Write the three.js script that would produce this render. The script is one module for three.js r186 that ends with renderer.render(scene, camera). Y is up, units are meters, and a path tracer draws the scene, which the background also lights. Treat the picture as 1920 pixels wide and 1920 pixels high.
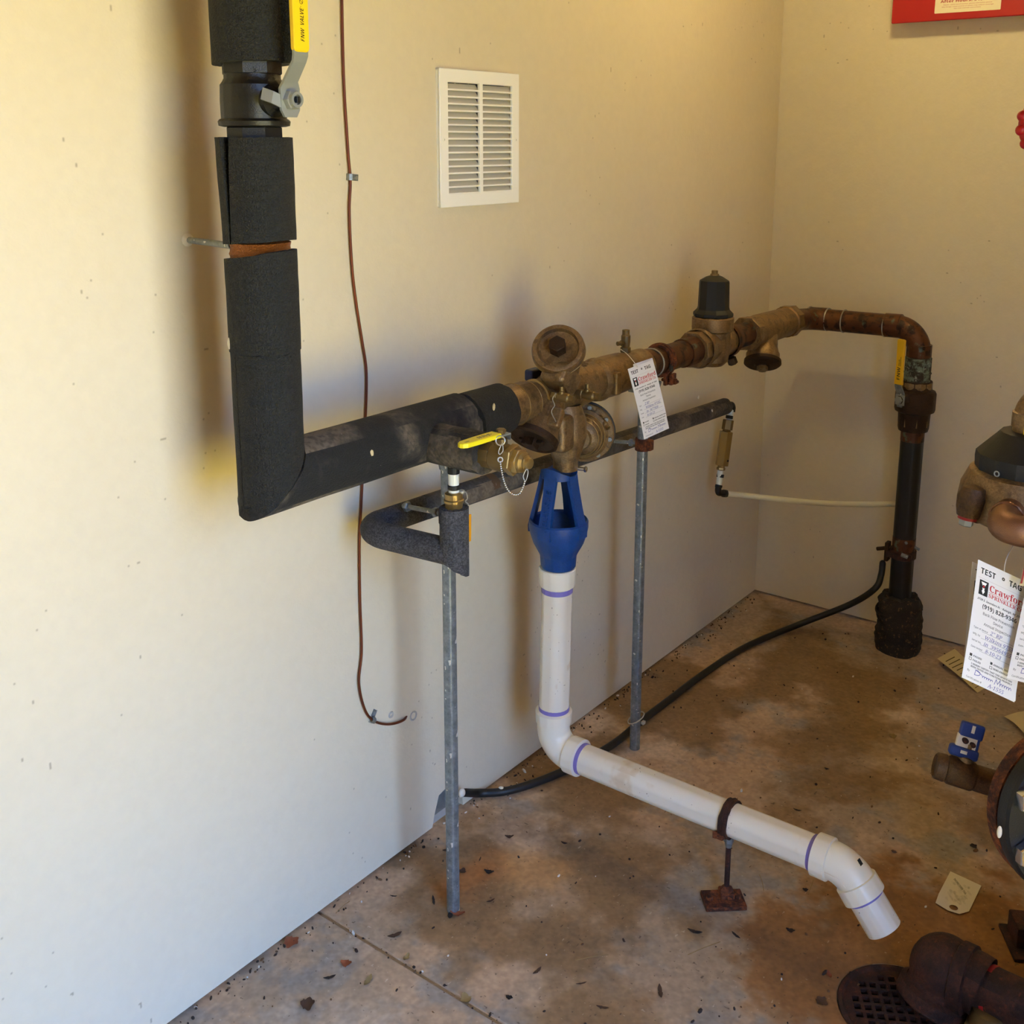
import * as THREE from 'three';
import { mergeGeometries, mergeVertices, toCreasedNormals } from 'three/addons/utils/BufferGeometryUtils.js';
import { RoundedBoxGeometry } from 'three/addons/geometries/RoundedBoxGeometry.js';
import { TextGeometry } from 'three/addons/geometries/TextGeometry.js';
import { FontLoader } from 'three/addons/loaders/FontLoader.js';

// ---------- camera, sky, sun, lamp, exposure ----------
const scene = new THREE.Scene();
const SKY_RGB = [0.265, 0.485, 1.0], SKY_I = 15.6, SUN_RGB = [1, 0.96, 0.8], SUN_I = 85, LAMP_RGB = [1, 0.82, 0.38], LAMP_I = 1.33, EXPOSURE = 1;
const F = 2030, CX = 960, CY = 700;                       // focal length and optical centre of the 1920 x 1920 frame
const CAM = new THREE.Vector3(1.497, 1.55, 3.364);
const RX = new THREE.Vector3(0.794, 0, -0.608), RD = new THREE.Vector3(0.127, -0.978, 0.165), RF = new THREE.Vector3(-0.595, -0.208, -0.776);
{ const d = new THREE.Vector3((2550 - CX) / F, (268 - CY) / F, 1).normalize();           // from the vanishing point of the long wall
  const dn = new THREE.Vector3(0, 1, -d.y / d.z).normalize(), r = new THREE.Vector3().crossVectors(dn, d);
  RX.set(r.x, -dn.x, -d.x); RD.set(r.y, -dn.y, -d.y); RF.set(r.z, -dn.z, -d.z); }
const camera = new THREE.PerspectiveCamera(2 * Math.atan(960 / F) * 180 / Math.PI, 1, 0.05, 60);
camera.position.copy(CAM);
camera.lookAt(CAM.clone().add(RF));
camera.setViewOffset(1920, 1920, 0, 960 - CY, 1920, 1920);

scene.background = new THREE.Color().setRGB(...SKY_RGB);
scene.backgroundIntensity = SKY_I;
const sun = new THREE.DirectionalLight(new THREE.Color().setRGB(...SUN_RGB), SUN_I);
sun.position.set(2.5, 10, 9); sun.target.position.set(3.5, 0, 1.5); sun.castShadow = true;
sun.shadow.mapSize.set(2048, 2048);
Object.assign(sun.shadow.camera, { left: -8, right: 8, top: 8, bottom: -8, near: 0.5, far: 30 });
scene.add(sun, sun.target);

const renderer = new THREE.WebGLRenderer({ antialias: true });
renderer.toneMapping = THREE.LinearToneMapping;
renderer.toneMappingExposure = EXPOSURE;
renderer.shadowMap.enabled = true;

// ---------- helpers ----------
const V = (x, y, z) => new THREE.Vector3(x, y, z), PI = Math.PI;
const UPV = V(0, 1, 0), XV = V(1, 0, 0), ZV = V(0, 0, 1), TOCAM = RF.clone().negate();
const ray = (px, py) => RX.clone().multiplyScalar((px - CX) / F).addScaledVector(RD, (py - CY) / F).add(RF);
const at = (px, py, d) => CAM.clone().addScaledVector(ray(px, py), d);               // d metres in front of the lens
const onX = (px, py, x = 0) => { const r = ray(px, py); return CAM.clone().addScaledVector(r, (x - CAM.x) / r.x); };
const onY = (px, py, y = 0) => { const r = ray(px, py); return CAM.clone().addScaledVector(r, (y - CAM.y) / r.y); };
const onZ = (px, py, z = 0) => { const r = ray(px, py); return CAM.clone().addScaledVector(r, (z - CAM.z) / r.z); };
const pxOf = (p) => { const q = p.clone().sub(CAM); return CX + F * q.dot(RX) / q.dot(RF); };
const mid = (a, b, t = 0.5) => a.clone().lerp(b, t);
const add = (a, d, s) => a.clone().addScaledVector(d, s);
let seedN = 7;
const rnd = () => { seedN = (seedN + 0x6d2b79f5) | 0; let t = Math.imul(seedN ^ (seedN >>> 15), 1 | seedN); t = (t + Math.imul(t ^ (t >>> 7), 61 | t)) ^ t; return ((t ^ (t >>> 14)) >>> 0) / 4294967296; };
const rr = (a, b) => a + (b - a) * rnd();

// tiling value noise
function makeNoise(seed) {
  const tab = new Float32Array(4096); let s = seed * 7919 + 13;
  for (let i = 0; i < 4096; i++) { s = (Math.imul(s, 1664525) + 1013904223) | 0; tab[i] = (s >>> 8) / 16777216; }
  const h = (x, y) => tab[(x * 157 + y * 311 + ((x * y) & 63) * 17) & 4095];
  const n = (x, y, p) => { const xi = Math.floor(x), yi = Math.floor(y), fx = x - xi, fy = y - yi, u = fx * fx * (3 - 2 * fx), v = fy * fy * (3 - 2 * fy);
    const a = ((xi % p) + p) % p, b = (a + 1) % p, c = ((yi % p) + p) % p, d = (c + 1) % p;
    return (h(a, c) * (1 - u) + h(b, c) * u) * (1 - v) + (h(a, d) * (1 - u) + h(b, d) * u) * v; };
  return (u, v, f, oct = 4, gain = 0.5) => { let t = 0, a = 1, m = 0; for (let o = 0; o < oct; o++) { t += a * n(u * f, v * f, f); m += a; a *= gain; f *= 2; } return t / m; };
}
const N1 = makeNoise(1), N2 = makeNoise(2), N3 = makeNoise(3), N4 = makeNoise(4);
const sst = (a, b, x) => { const t = Math.min(1, Math.max(0, (x - a) / (b - a))); return t * t * (3 - 2 * t); };
function tex(size, metres, fn, srgb) {                      // fn(u, v) -> [r, g, b] or grey, 0..255
  const d = new Uint8Array(size * size * 4);
  for (let y = 0; y < size; y++) for (let x = 0; x < size; x++) { const c = fn((x + 0.5) / size, (y + 0.5) / size), o = (y * size + x) * 4;
    if (typeof c === 'number') d[o] = d[o + 1] = d[o + 2] = Math.max(0, Math.min(255, c)); else for (let k = 0; k < 3; k++) d[o + k] = Math.max(0, Math.min(255, c[k])); d[o + 3] = 255; }
  const t = new THREE.DataTexture(d, size, size); t.wrapS = t.wrapT = THREE.RepeatWrapping; t.magFilter = THREE.LinearFilter; t.minFilter = THREE.LinearMipmapLinearFilter; t.generateMipmaps = true;
  if (srgb) t.colorSpace = THREE.SRGBColorSpace; t.repeat.set(1 / metres, 1 / metres); t.needsUpdate = true; return t;
}
const mixc = (a, b, t) => [a[0] + (b[0] - a[0]) * t, a[1] + (b[1] - a[1]) * t, a[2] + (b[2] - a[2]) * t];
function canvasTex(w, h, draw) {
  const c = document.createElement('canvas'); c.width = w; c.height = h; draw(c.getContext('2d'), w, h);
  const t = new THREE.CanvasTexture(c); t.colorSpace = THREE.SRGBColorSpace; t.wrapS = t.wrapT = THREE.ClampToEdgeWrapping; t.needsUpdate = true; return t;
}
const M = (color, roughness = 0.6, metalness = 0, o = {}) => new THREE.MeshStandardMaterial({ color, roughness, metalness, side: THREE.DoubleSide, ...o });

// geometry builders (world coordinates)
const crease = (g, a = 0.6) => toCreasedNormals(g.index ? g.toNonIndexed() : g, a);
function orient(g, a, dir, ref) {
  const y = dir.clone().normalize(); let x = ref ? ref.clone() : (Math.abs(y.y) > 0.9 ? V(1, 0, 0) : V(0, 1, 0));
  x.addScaledVector(y, -x.dot(y)).normalize(); const z = V().crossVectors(x, y);
  g.applyMatrix4(new THREE.Matrix4().makeBasis(x, y, z).setPosition(a)); return g;
}
function lathe(a, dir, prof, seg = 32, ang = 0.6, ref) {     // prof: [distance along dir, radius]
  const g = new THREE.LatheGeometry(prof.map(([t, r]) => new THREE.Vector2(Math.max(r, 1e-5), t)), seg);
  return orient(crease(g, ang), a, dir, ref);
}
function rod(a, b, r, r2 = r, seg = 24, bev = 0.0008) {
  const d = b.clone().sub(a), L = d.length(), e = Math.min(bev, r * 0.3, L * 0.3);
  return lathe(a, d, [[0, 0], [0, r - e], [e, r], [L - e, r2], [L, r2 - e], [L, 0]], seg);
}
function pipeShell(a, b, ro, ri, seg = 40) { const d = b.clone().sub(a), L = d.length(); return lathe(a, d, [[0, ri], [0, ro - 0.0007], [0.0007, ro], [L - 0.0007, ro], [L, ro - 0.0007], [L, ri], [0, ri]], seg); }
const hexN = (a, dir, h, r, ref, n = 6) => { const e = Math.min(0.0015, h * 0.2); return lathe(a, dir, [[0, 0], [0, r - e], [e, r], [h - e, r], [h, r - e], [h, 0]], n, 0.2, ref); };
function torus(c, axis, R, r, seg = 32, rs = 10, arc = 2 * PI) { const g = new THREE.TorusGeometry(R, r, rs, seg, arc); g.rotateX(PI / 2); return orient(crease(g, 2), c, axis); }
function ball(c, r, sx = 1, sy = 1, sz = 1, ws = 16, hs = 12) { const g = new THREE.SphereGeometry(r, ws, hs); g.scale(sx, sy, sz); g.translate(c.x, c.y, c.z); return g.toNonIndexed(); }
function tube(pts, r, n = 40, rs = 10, closed = false, tension = 0.5) {
  const c = new THREE.CatmullRomCurve3(pts, closed, 'catmullrom', tension), g = [new THREE.TubeGeometry(c, n, r, rs, closed).toNonIndexed()];
  if (!closed) g.push(ball(pts[0], r, 1, 1, 1, 8, 6), ball(pts[pts.length - 1], r, 1, 1, 1, 8, 6));
  return mergeGeometries(g);
}
function bend(pts, r, R, rs = 24) {                          // straight runs joined by round bends
  const path = new THREE.CurvePath(); let p = pts[0].clone();
  for (let i = 1; i < pts.length - 1; i++) { const a = pts[i].clone().sub(pts[i - 1]).normalize(), b = pts[i + 1].clone().sub(pts[i]).normalize(), k = R * Math.tan(a.angleTo(b) / 2);
    const s = add(pts[i], a, -k), e = add(pts[i], b, k); path.add(new THREE.LineCurve3(p, s)); path.add(new THREE.CubicBezierCurve3(s, add(s, a, k * 0.55), add(e, b, -k * 0.55), e)); p = e; }
  path.add(new THREE.LineCurve3(p, pts[pts.length - 1].clone()));
  return new THREE.TubeGeometry(path, 24 * pts.length, r, rs, false).toNonIndexed();
}
function box(c, sx, sy, sz, b = 0.001, X, Y) {
  const g = new RoundedBoxGeometry(sx, sy, sz, 2, Math.min(b, sx / 2.1, sy / 2.1, sz / 2.1)), n = g.index ? g.toNonIndexed() : g;
  if (X) { const x = X.clone().normalize(), y = Y.clone().addScaledVector(x, -Y.dot(x)).normalize(); n.applyMatrix4(new THREE.Matrix4().makeBasis(x, y, V().crossVectors(x, y))); }
  return n.translate(c.x, c.y, c.z);
}
function plate(pts, th, o, U, W, bev = 0.0004, holes = []) {  // 2-D outline in the plane (U, W) at o, extruded by th along U x W; uv 0..1 over the outline
  const u = U.clone().normalize(), n = V().crossVectors(u, W).normalize(), w = V().crossVectors(n, u);
  const s = new THREE.Shape(pts.map(([x, y]) => new THREE.Vector2(x, y)));
  for (const h of holes) s.holes.push(new THREE.Path(h.map(([x, y]) => new THREE.Vector2(x, y))));
  const g = new THREE.ExtrudeGeometry(s, { depth: th, bevelEnabled: bev > 0, bevelThickness: bev, bevelSize: bev, bevelOffset: -bev, bevelSegments: 1, curveSegments: 12 });
  const xs = pts.map((p) => p[0]), ys = pts.map((p) => p[1]), x0 = Math.min(...xs), x1 = Math.max(...xs), y0 = Math.min(...ys), y1 = Math.max(...ys), p = g.attributes.position, uv = g.attributes.uv;
  for (let i = 0; i < p.count; i++) uv.setXY(i, (p.getX(i) - x0) / (x1 - x0), (p.getY(i) - y0) / (y1 - y0));
  g.applyMatrix4(new THREE.Matrix4().makeBasis(u, w, n).setPosition(o));
  return g.index ? g.toNonIndexed() : g;
}
const rect = (w, h, r = 0, cx = 0, cy = 0) => { if (!r) return [[cx - w / 2, cy - h / 2], [cx + w / 2, cy - h / 2], [cx + w / 2, cy + h / 2], [cx - w / 2, cy + h / 2]];
  const o = []; for (const [sx, sy, a0] of [[1, -1, -PI / 2], [1, 1, 0], [-1, 1, PI / 2], [-1, -1, PI]]) for (let k = 0; k <= 4; k++) { const a = a0 + k * PI / 8; o.push([cx + sx * (w / 2 - r) + r * Math.cos(a), cy + sy * (h / 2 - r) + r * Math.sin(a)]); } return o; };
const circ = (r, n = 24, cx = 0, cy = 0) => Array.from({ length: n }, (_, i) => [cx + r * Math.cos(i / n * 2 * PI), cy + r * Math.sin(i / n * 2 * PI)]);
function grid(nu, nv, f, both) {                             // surface from f(u, v) -> Vector3
  const p = [], uv = [], ix = [];
  for (let j = 0; j <= nv; j++) for (let i = 0; i <= nu; i++) { const q = f(i / nu, j / nv); p.push(q.x, q.y, q.z); uv.push(i / nu, j / nv); }
  for (let j = 0; j < nv; j++) for (let i = 0; i < nu; i++) { const a = j * (nu + 1) + i, b = a + 1, c = a + nu + 1, d = c + 1; ix.push(a, b, d, a, d, c); }
  const g = new THREE.BufferGeometry(); g.setAttribute('position', new THREE.Float32BufferAttribute(p, 3)); g.setAttribute('uv', new THREE.Float32BufferAttribute(uv, 2)); g.setIndex(ix); g.computeVertexNormals(); return g.toNonIndexed();
}
function strip(pts, W, w, t) {                               // flat bar swept along pts; w may be a list
  const g = [], n = pts.length, sec = [];
  for (let i = 0; i < n; i++) { const T = pts[Math.min(n - 1, i + 1)].clone().sub(pts[Math.max(0, i - 1)]).normalize(), N = V().crossVectors(T, W).normalize(), ww = (Array.isArray(w) ? w[i] : w) / 2, tt = t / 2, D = W.clone().normalize();
    sec.push([[-1, -1], [1, -1], [1, 1], [-1, 1]].map(([a, b]) => pts[i].clone().addScaledVector(D, a * ww).addScaledVector(N, b * tt))); }
  const P = [], q = (a, b, c, d) => P.push(a, b, c, a, c, d);
  for (let i = 0; i < n - 1; i++) for (let k = 0; k < 4; k++) q(sec[i][k], sec[i][(k + 1) % 4], sec[i + 1][(k + 1) % 4], sec[i + 1][k]);
  q(...sec[0].slice().reverse()); q(...sec[n - 1]);
  const geo = new THREE.BufferGeometry(); geo.setAttribute('position', new THREE.Float32BufferAttribute(P.flatMap((v) => [v.x, v.y, v.z]), 3)); geo.setAttribute('uv', new THREE.Float32BufferAttribute(new Float32Array(P.length * 2), 2)); geo.computeVertexNormals();
  return toCreasedNormals(geo, 0.5);
}
function shell(a, b, ro, ri, o = {}) {                       // foam sleeve with a lengthwise slit: o.ref = where the slit is, o.gap(t), o.e0(phi, dir), o.e1, o.wob
  const w = b.clone().sub(a), L = w.length(); w.normalize(); const ref = (o.ref || V(0.3, 0.2, 1)).clone(); ref.addScaledVector(w, -ref.dot(w)).normalize(); const side = V().crossVectors(w, ref);
  const n = o.n || 24, m = o.m || 56, gap = o.gap || (() => 0.004), rag = o.rag ?? 0.0012;
  const rd = (f) => ref.clone().multiplyScalar(Math.cos(f)).addScaledVector(side, Math.sin(f));
  const pt = (i, j, r) => { const t = i / n, gp = gap(t), f = gp / ro / 2 + (j / m) * (2 * PI - gp / ro), d = rd(f);
    const z0 = (o.e0 ? o.e0(d, f) : 0) + rag * (N1(j / m, 0.3, 24, 3) - 0.5) * 2, z1 = L + (o.e1 ? o.e1(d, f) : 0) + rag * (N2(j / m, 0.7, 24, 3) - 0.5) * 2;
    const rad = r + (o.wob ?? 0.001) * (N3(j / m, t * 0.5 + 0.2, 6, 3) - 0.5) * 2 + (o.flare ? o.flare(t, f) : 0);
    return a.clone().addScaledVector(w, z0 + (z1 - z0) * t).addScaledVector(d, rad); };
  const ed = (e) => (e === 0 ? 0 : 1), G = [];
  G.push(grid(m, n, (u, v) => pt(Math.round(v * n), Math.round(u * m), ro)));
  G.push(grid(m, n, (u, v) => pt(Math.round(v * n), m - Math.round(u * m), ri)));
  G.push(grid(m, 1, (u, v) => pt(0, m - Math.round(u * m), v < 0.5 ? ro : ri)), grid(m, 1, (u, v) => pt(n, Math.round(u * m), v < 0.5 ? ro : ri)));
  G.push(grid(n, 1, (u, v) => pt(Math.round(u * n), 0, v < 0.5 ? ro : ri)), grid(n, 1, (u, v) => pt(n - Math.round(u * n), m, v < 0.5 ? ro : ri)));
  return mergeGeometries(G);
}
function uvm(g) {                                            // uv in metres, each triangle on its main axis
  const p = g.attributes.position, uv = new Float32Array(p.count * 2), a = V(), b = V(), c = V();
  for (let i = 0; i < p.count; i += 3) { a.fromBufferAttribute(p, i); b.fromBufferAttribute(p, i + 1); c.fromBufferAttribute(p, i + 2);
    const n = b.clone().sub(a).cross(c.clone().sub(a)), x = Math.abs(n.x), y = Math.abs(n.y), z = Math.abs(n.z), q = [a, b, c];
    for (let k = 0; k < 3; k++) { const s = q[k]; uv[(i + k) * 2] = x > y && x > z ? s.z : s.x; uv[(i + k) * 2 + 1] = y >= x && y >= z ? s.z : s.y; } }
  g.setAttribute('uv', new THREE.BufferAttribute(uv, 2)); return g;
}
function joined(list) {
  const gs = [].concat(list).map((g) => { const n = (g.index ? g.toNonIndexed() : g.clone()); for (const k of Object.keys(n.attributes)) if (!['position', 'normal', 'uv'].includes(k)) n.deleteAttribute(k); if (!n.attributes.normal) n.computeVertexNormals(); if (!n.attributes.uv) n.setAttribute('uv', new THREE.Float32BufferAttribute(new Float32Array(n.attributes.position.count * 2), 2)); n.clearGroups?.(); return n; });
  return gs.length > 1 ? mergeGeometries(gs) : gs[0];
}
const taken = {};
const numbered = (n) => { const k = taken[n] = (taken[n] ?? -1) + 1; return k ? n + '_' + String(k).padStart(3, '0') : n; };
function thing(name, label, category, p = V(0, 0, 0), group) {
  const o = new THREE.Group(); o.name = numbered(name); o.position.copy(p); o.userData = { label, category }; if (group) o.userData.group = group;
  o.userData.base = p.clone(); scene.add(o); return o;
}
function part(parent, name, geos, mat, o = {}) {             // world-coordinate geometry as a part of a thing, or of one of its parts
  const g = joined(geos); if (!o.keepUV) uvm(g); const base = parent.userData.base; if (base) g.translate(-base.x, -base.y, -base.z);
  const m = new THREE.Mesh(g, mat); m.name = name; m.castShadow = m.receiveShadow = true; if (base) m.userData.base = base; if (o.label) m.userData.label = o.label; if (o.kind) m.userData.kind = o.kind;
  parent.add(m); return m;
}
const parts = (parent, name, list, mat, o) => list.forEach((g) => part(parent, name, g, mat, o));   // one part for each piece
function single(name, label, category, geos, mat, group, o = {}) {
  const g = joined(geos); if (!o.keepUV) uvm(g); g.computeBoundingBox(); const b = g.boundingBox, p = V((b.min.x + b.max.x) / 2, b.min.y, (b.min.z + b.max.z) / 2); g.translate(-p.x, -p.y, -p.z);
  const m = new THREE.Mesh(g, mat); m.name = numbered(name); m.position.copy(p); m.castShadow = m.receiveShadow = true; m.userData = { label, category }; if (group) m.userData.group = group; if (o.kind) m.userData.kind = o.kind; m.userData.base = p.clone(); scene.add(m); return m;
}
function struct(name, geos, mat, o = {}) {
  const g = joined(geos); if (!o.keepUV) uvm(g); const m = new THREE.Mesh(g, mat); m.name = name; m.castShadow = m.receiveShadow = true; m.userData = { kind: 'structure' }; m.userData.base = V(0, 0, 0); scene.add(m); return m;
}

// ---------- materials ----------
const bumpFine = tex(256, 0.03, (u, v) => 255 * N1(u, v, 32, 3));
const bumpFoam = tex(512, 0.06, (u, v) => { const a = N2(u, v, 40, 2), b = N1(u, v, 8, 3); return 40 + 170 * sst(0.25, 0.75, a) + 40 * (b - 0.5); });
const bumpCast = tex(512, 0.08, (u, v) => 255 * (0.5 * N3(u, v, 24, 4) + 0.5 * N1(u, v, 96, 2)));
const bumpWall = tex(512, 0.25, (u, v) => 255 * (0.55 * N1(u, v, 48, 3) + 0.45 * N2(u, v, 12, 2)));
const mapWall = tex(1024, 2.9, (u, v) => { const a = N1(u, v, 6, 5), b = N2(u, v, 200, 2), sp = N3(u, v, 340, 1); let c = mixc([226, 212, 182], [219, 205, 176], a); if (sp > 0.972 && N4(u, v, 14, 2) > 0.64) c = mixc(c, [128, 110, 84], 0.55); return c.map((k) => k + 4 * (b - 0.5)); }, true);
const mapFoam = tex(512, 0.35, (u, v) => { const a = N1(u, v, 6, 5), b = N2(u, v, 90, 2), w = N4(u, v, 120, 1); let c = mixc([19, 19, 19], [28, 28, 27], a); c = c.map((k) => k + 12 * (b - 0.5)); if (w > 0.985 && N3(u, v, 10, 2) > 0.6) c = [150, 146, 138]; return c; }, true);
const mapFoamDust = tex(1024, 0.7, (u, v) => { const a = N1(u, v, 5, 6, 0.6), b = N2(u, v, 120, 2), d = sst(0.4, 0.66, a) * (0.45 + 0.9 * b), w = N4(u, v, 150, 1); let c = mixc([24, 23, 22], [104, 92, 76], Math.min(1, d)); if (w > 0.985 && N3(u, v, 10, 2) > 0.55) c = [168, 160, 146]; return c; }, true);
const mapFoamGrey = tex(512, 0.12, (u, v) => { const b = N2(u, v, 64, 2), a = N1(u, v, 6, 4); let c = mixc([52, 52, 56], [84, 82, 84], a); c = c.map((k) => k + 60 * (b - 0.5)); return c; }, true);
const mapFoamRun = tex(1024, 0.6, (u, v) => { const a = N1(u, v, 5, 6, 0.6), b = N2(u, v, 120, 2); let c = mixc([70, 66, 62], [118, 104, 86], sst(0.42, 0.66, a)); return c.map((k) => k + 34 * (b - 0.5)); }, true);
const mapBronze = tex(1024, 0.3, (u, v) => { const a = N1(u, v, 6, 6, 0.6), b = N2(u, v, 24, 4), g = N3(u, v, 9, 5), f = N4(u, v, 150, 2); let c = mixc([116, 92, 62], [158, 128, 88], a); c = mixc(c, [84, 66, 46], sst(0.5, 0.8, b) * 0.55); c = mixc(c, [150, 136, 112], sst(0.58, 0.8, g) * 0.45); return c.map((k) => k * (0.86 + 0.28 * f)); }, true);
const mapCopper = tex(1024, 0.35, (u, v) => { const a = N2(u, v, 7, 6, 0.6), b = N1(u, v, 20, 4), g = N4(u, v, 12, 5, 0.6); let c = mixc([74, 46, 30], [116, 74, 46], a); c = mixc(c, [44, 30, 24], sst(0.5, 0.75, b)); c = mixc(c, [98, 128, 116], sst(0.66, 0.8, g) * 0.7); return c; }, true);
const mapBlack = tex(512, 0.25, (u, v) => { const a = N1(u, v, 8, 5), w = N4(u, v, 140, 1); let c = mixc([12, 12, 12], [24, 23, 22], a); if (w > 0.975) c = [92, 88, 82]; return c; }, true);
const mapGalv = tex(512, 0.2, (u, v) => { const a = N1(u, v, 16, 4), b = N3(u, v, 60, 2), w = N4(u, v, 22, 2); let c = mixc([112, 118, 120], [158, 164, 166], a); c = c.map((k) => k * (0.9 + 0.2 * b)); if (w > 0.82) c = [226, 224, 216]; return c; }, true);
const mapRust = tex(512, 0.15, (u, v) => { const a = N1(u, v, 10, 6, 0.62), b = N2(u, v, 70, 2); let c = mixc([58, 30, 18], [128, 66, 32], sst(0.3, 0.7, a)); return c.map((k) => k * (0.75 + 0.5 * b)); }, true);
const mapRustDark = tex(512, 0.25, (u, v) => { const a = N1(u, v, 10, 6, 0.62), b = N2(u, v, 70, 2), r = N3(u, v, 30, 3); let c = mixc([42, 22, 17], [72, 38, 26], sst(0.3, 0.7, a)); c = mixc(c, [110, 52, 32], sst(0.7, 0.84, r) * 0.6); return c.map((k) => k * (0.8 + 0.4 * b)); }, true);
const mapPVC = tex(512, 0.45, (u, v) => { const a = N1(u, v, 5, 5), s = N2(u, v, 130, 1), p = N3(u, v, 9, 4); let c = mixc([236, 227, 210], [228, 215, 192], a); c = mixc(c, [206, 178, 140], sst(0.64, 0.8, p) * 0.55); if (s > 0.968 && N4(u, v, 10, 2) > 0.5) c = [96, 74, 52]; return c; }, true);
const mapBlue = tex(512, 0.2, (u, v) => { const a = N1(u, v, 8, 4), b = N2(u, v, 100, 2); return mixc([4, 54, 118], [10, 70, 142], a).map((k) => k * (0.92 + 0.16 * b)); }, true);
const mapTar = tex(512, 0.2, (u, v) => { const a = N1(u, v, 8, 6, 0.62), b = N2(u, v, 30, 4); let c = mixc([20, 17, 14], [52, 42, 30], a); return mixc(c, [122, 88, 56], sst(0.62, 0.78, b) * 0.8); }, true);
const mapVerdi = tex(512, 0.12, (u, v) => { const a = N1(u, v, 8, 6, 0.62), b = N3(u, v, 14, 5, 0.6); let c = mixc([48, 42, 34], [112, 128, 112], sst(0.4, 0.62, a)); return mixc(c, [176, 184, 170], sst(0.62, 0.74, b) * 0.8); }, true);
const FM = 2.6;                                             // the concrete map covers 2.6 m
const mapFloor = tex(2048, FM, (u, v) => { const x = u * FM, z = v * FM;
  const a = N1(u, v, 8, 6, 0.58), b = N2(u, v, 24, 5, 0.6), f = N3(u, v, 300, 2), g = N4(u, v, 5, 5, 0.6), s = N2(u, v, 420, 1), q = N1(u, v, 40, 4, 0.6);
  let c = mixc([188, 156, 124], [164, 141, 116], sst(0.35, 0.65, a));                                  // tan and grey trowelled concrete
  c = mixc(c, [136, 131, 126], sst(0.52, 0.74, b) * 0.7);
  c = mixc(c, [222, 196, 168], sst(0.56, 0.76, g) * 0.65); c = mixc(c, [140, 116, 90], sst(0.6, 0.76, N3(u, v, 7, 6, 0.62)) * 0.6);
  c = mixc(c, mixc([110, 80, 46], [142, 108, 68], q), sst(0.47, 0.6, N4(u, v, 6, 6, 0.6)) * 0.72);                 // patches of dried brown mud all over the slab
  const dr = Math.hypot(x - 1.02, z - 1.5), rs = sst(0.4, 0.24, dr + (b - 0.5) * 0.5 + (a - 0.5) * 0.35); c = mixc(c, mixc([112, 72, 34], [146, 96, 48], q), rs * 0.8);
  const r1 = sst(0.12, 0.02, Math.hypot((x - 0.17) * 1.5, z - 1.78) + (b - 0.5) * 0.14); c = mixc(c, [164, 104, 52], r1 * 0.75);   // rust wash by the front post
  const r2 = sst(0.1, 0.02, Math.hypot(x - 0.28, (z - 1.68) * 1.1) + (b - 0.5) * 0.14); c = mixc(c, [196, 146, 92], r2 * 0.6);
  if (s > 0.955) c = mixc(c, [70, 54, 40], 0.55); else if (s < 0.03) c = mixc(c, [226, 212, 194], 0.4);
  return c.map((k) => k * (0.9 + 0.2 * f)); }, true);
const bumpFloor = tex(1024, 1.3, (u, v) => 255 * (0.5 * N1(u, v, 24, 5, 0.6) + 0.35 * N2(u, v, 140, 2) + 0.15 * N3(u, v, 6, 2)));
const mapOut = tex(256, 3, (u, v) => { const a = N1(u, v, 8, 5); return mixc([198, 176, 62], [186, 164, 56], a); }, true);

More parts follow.
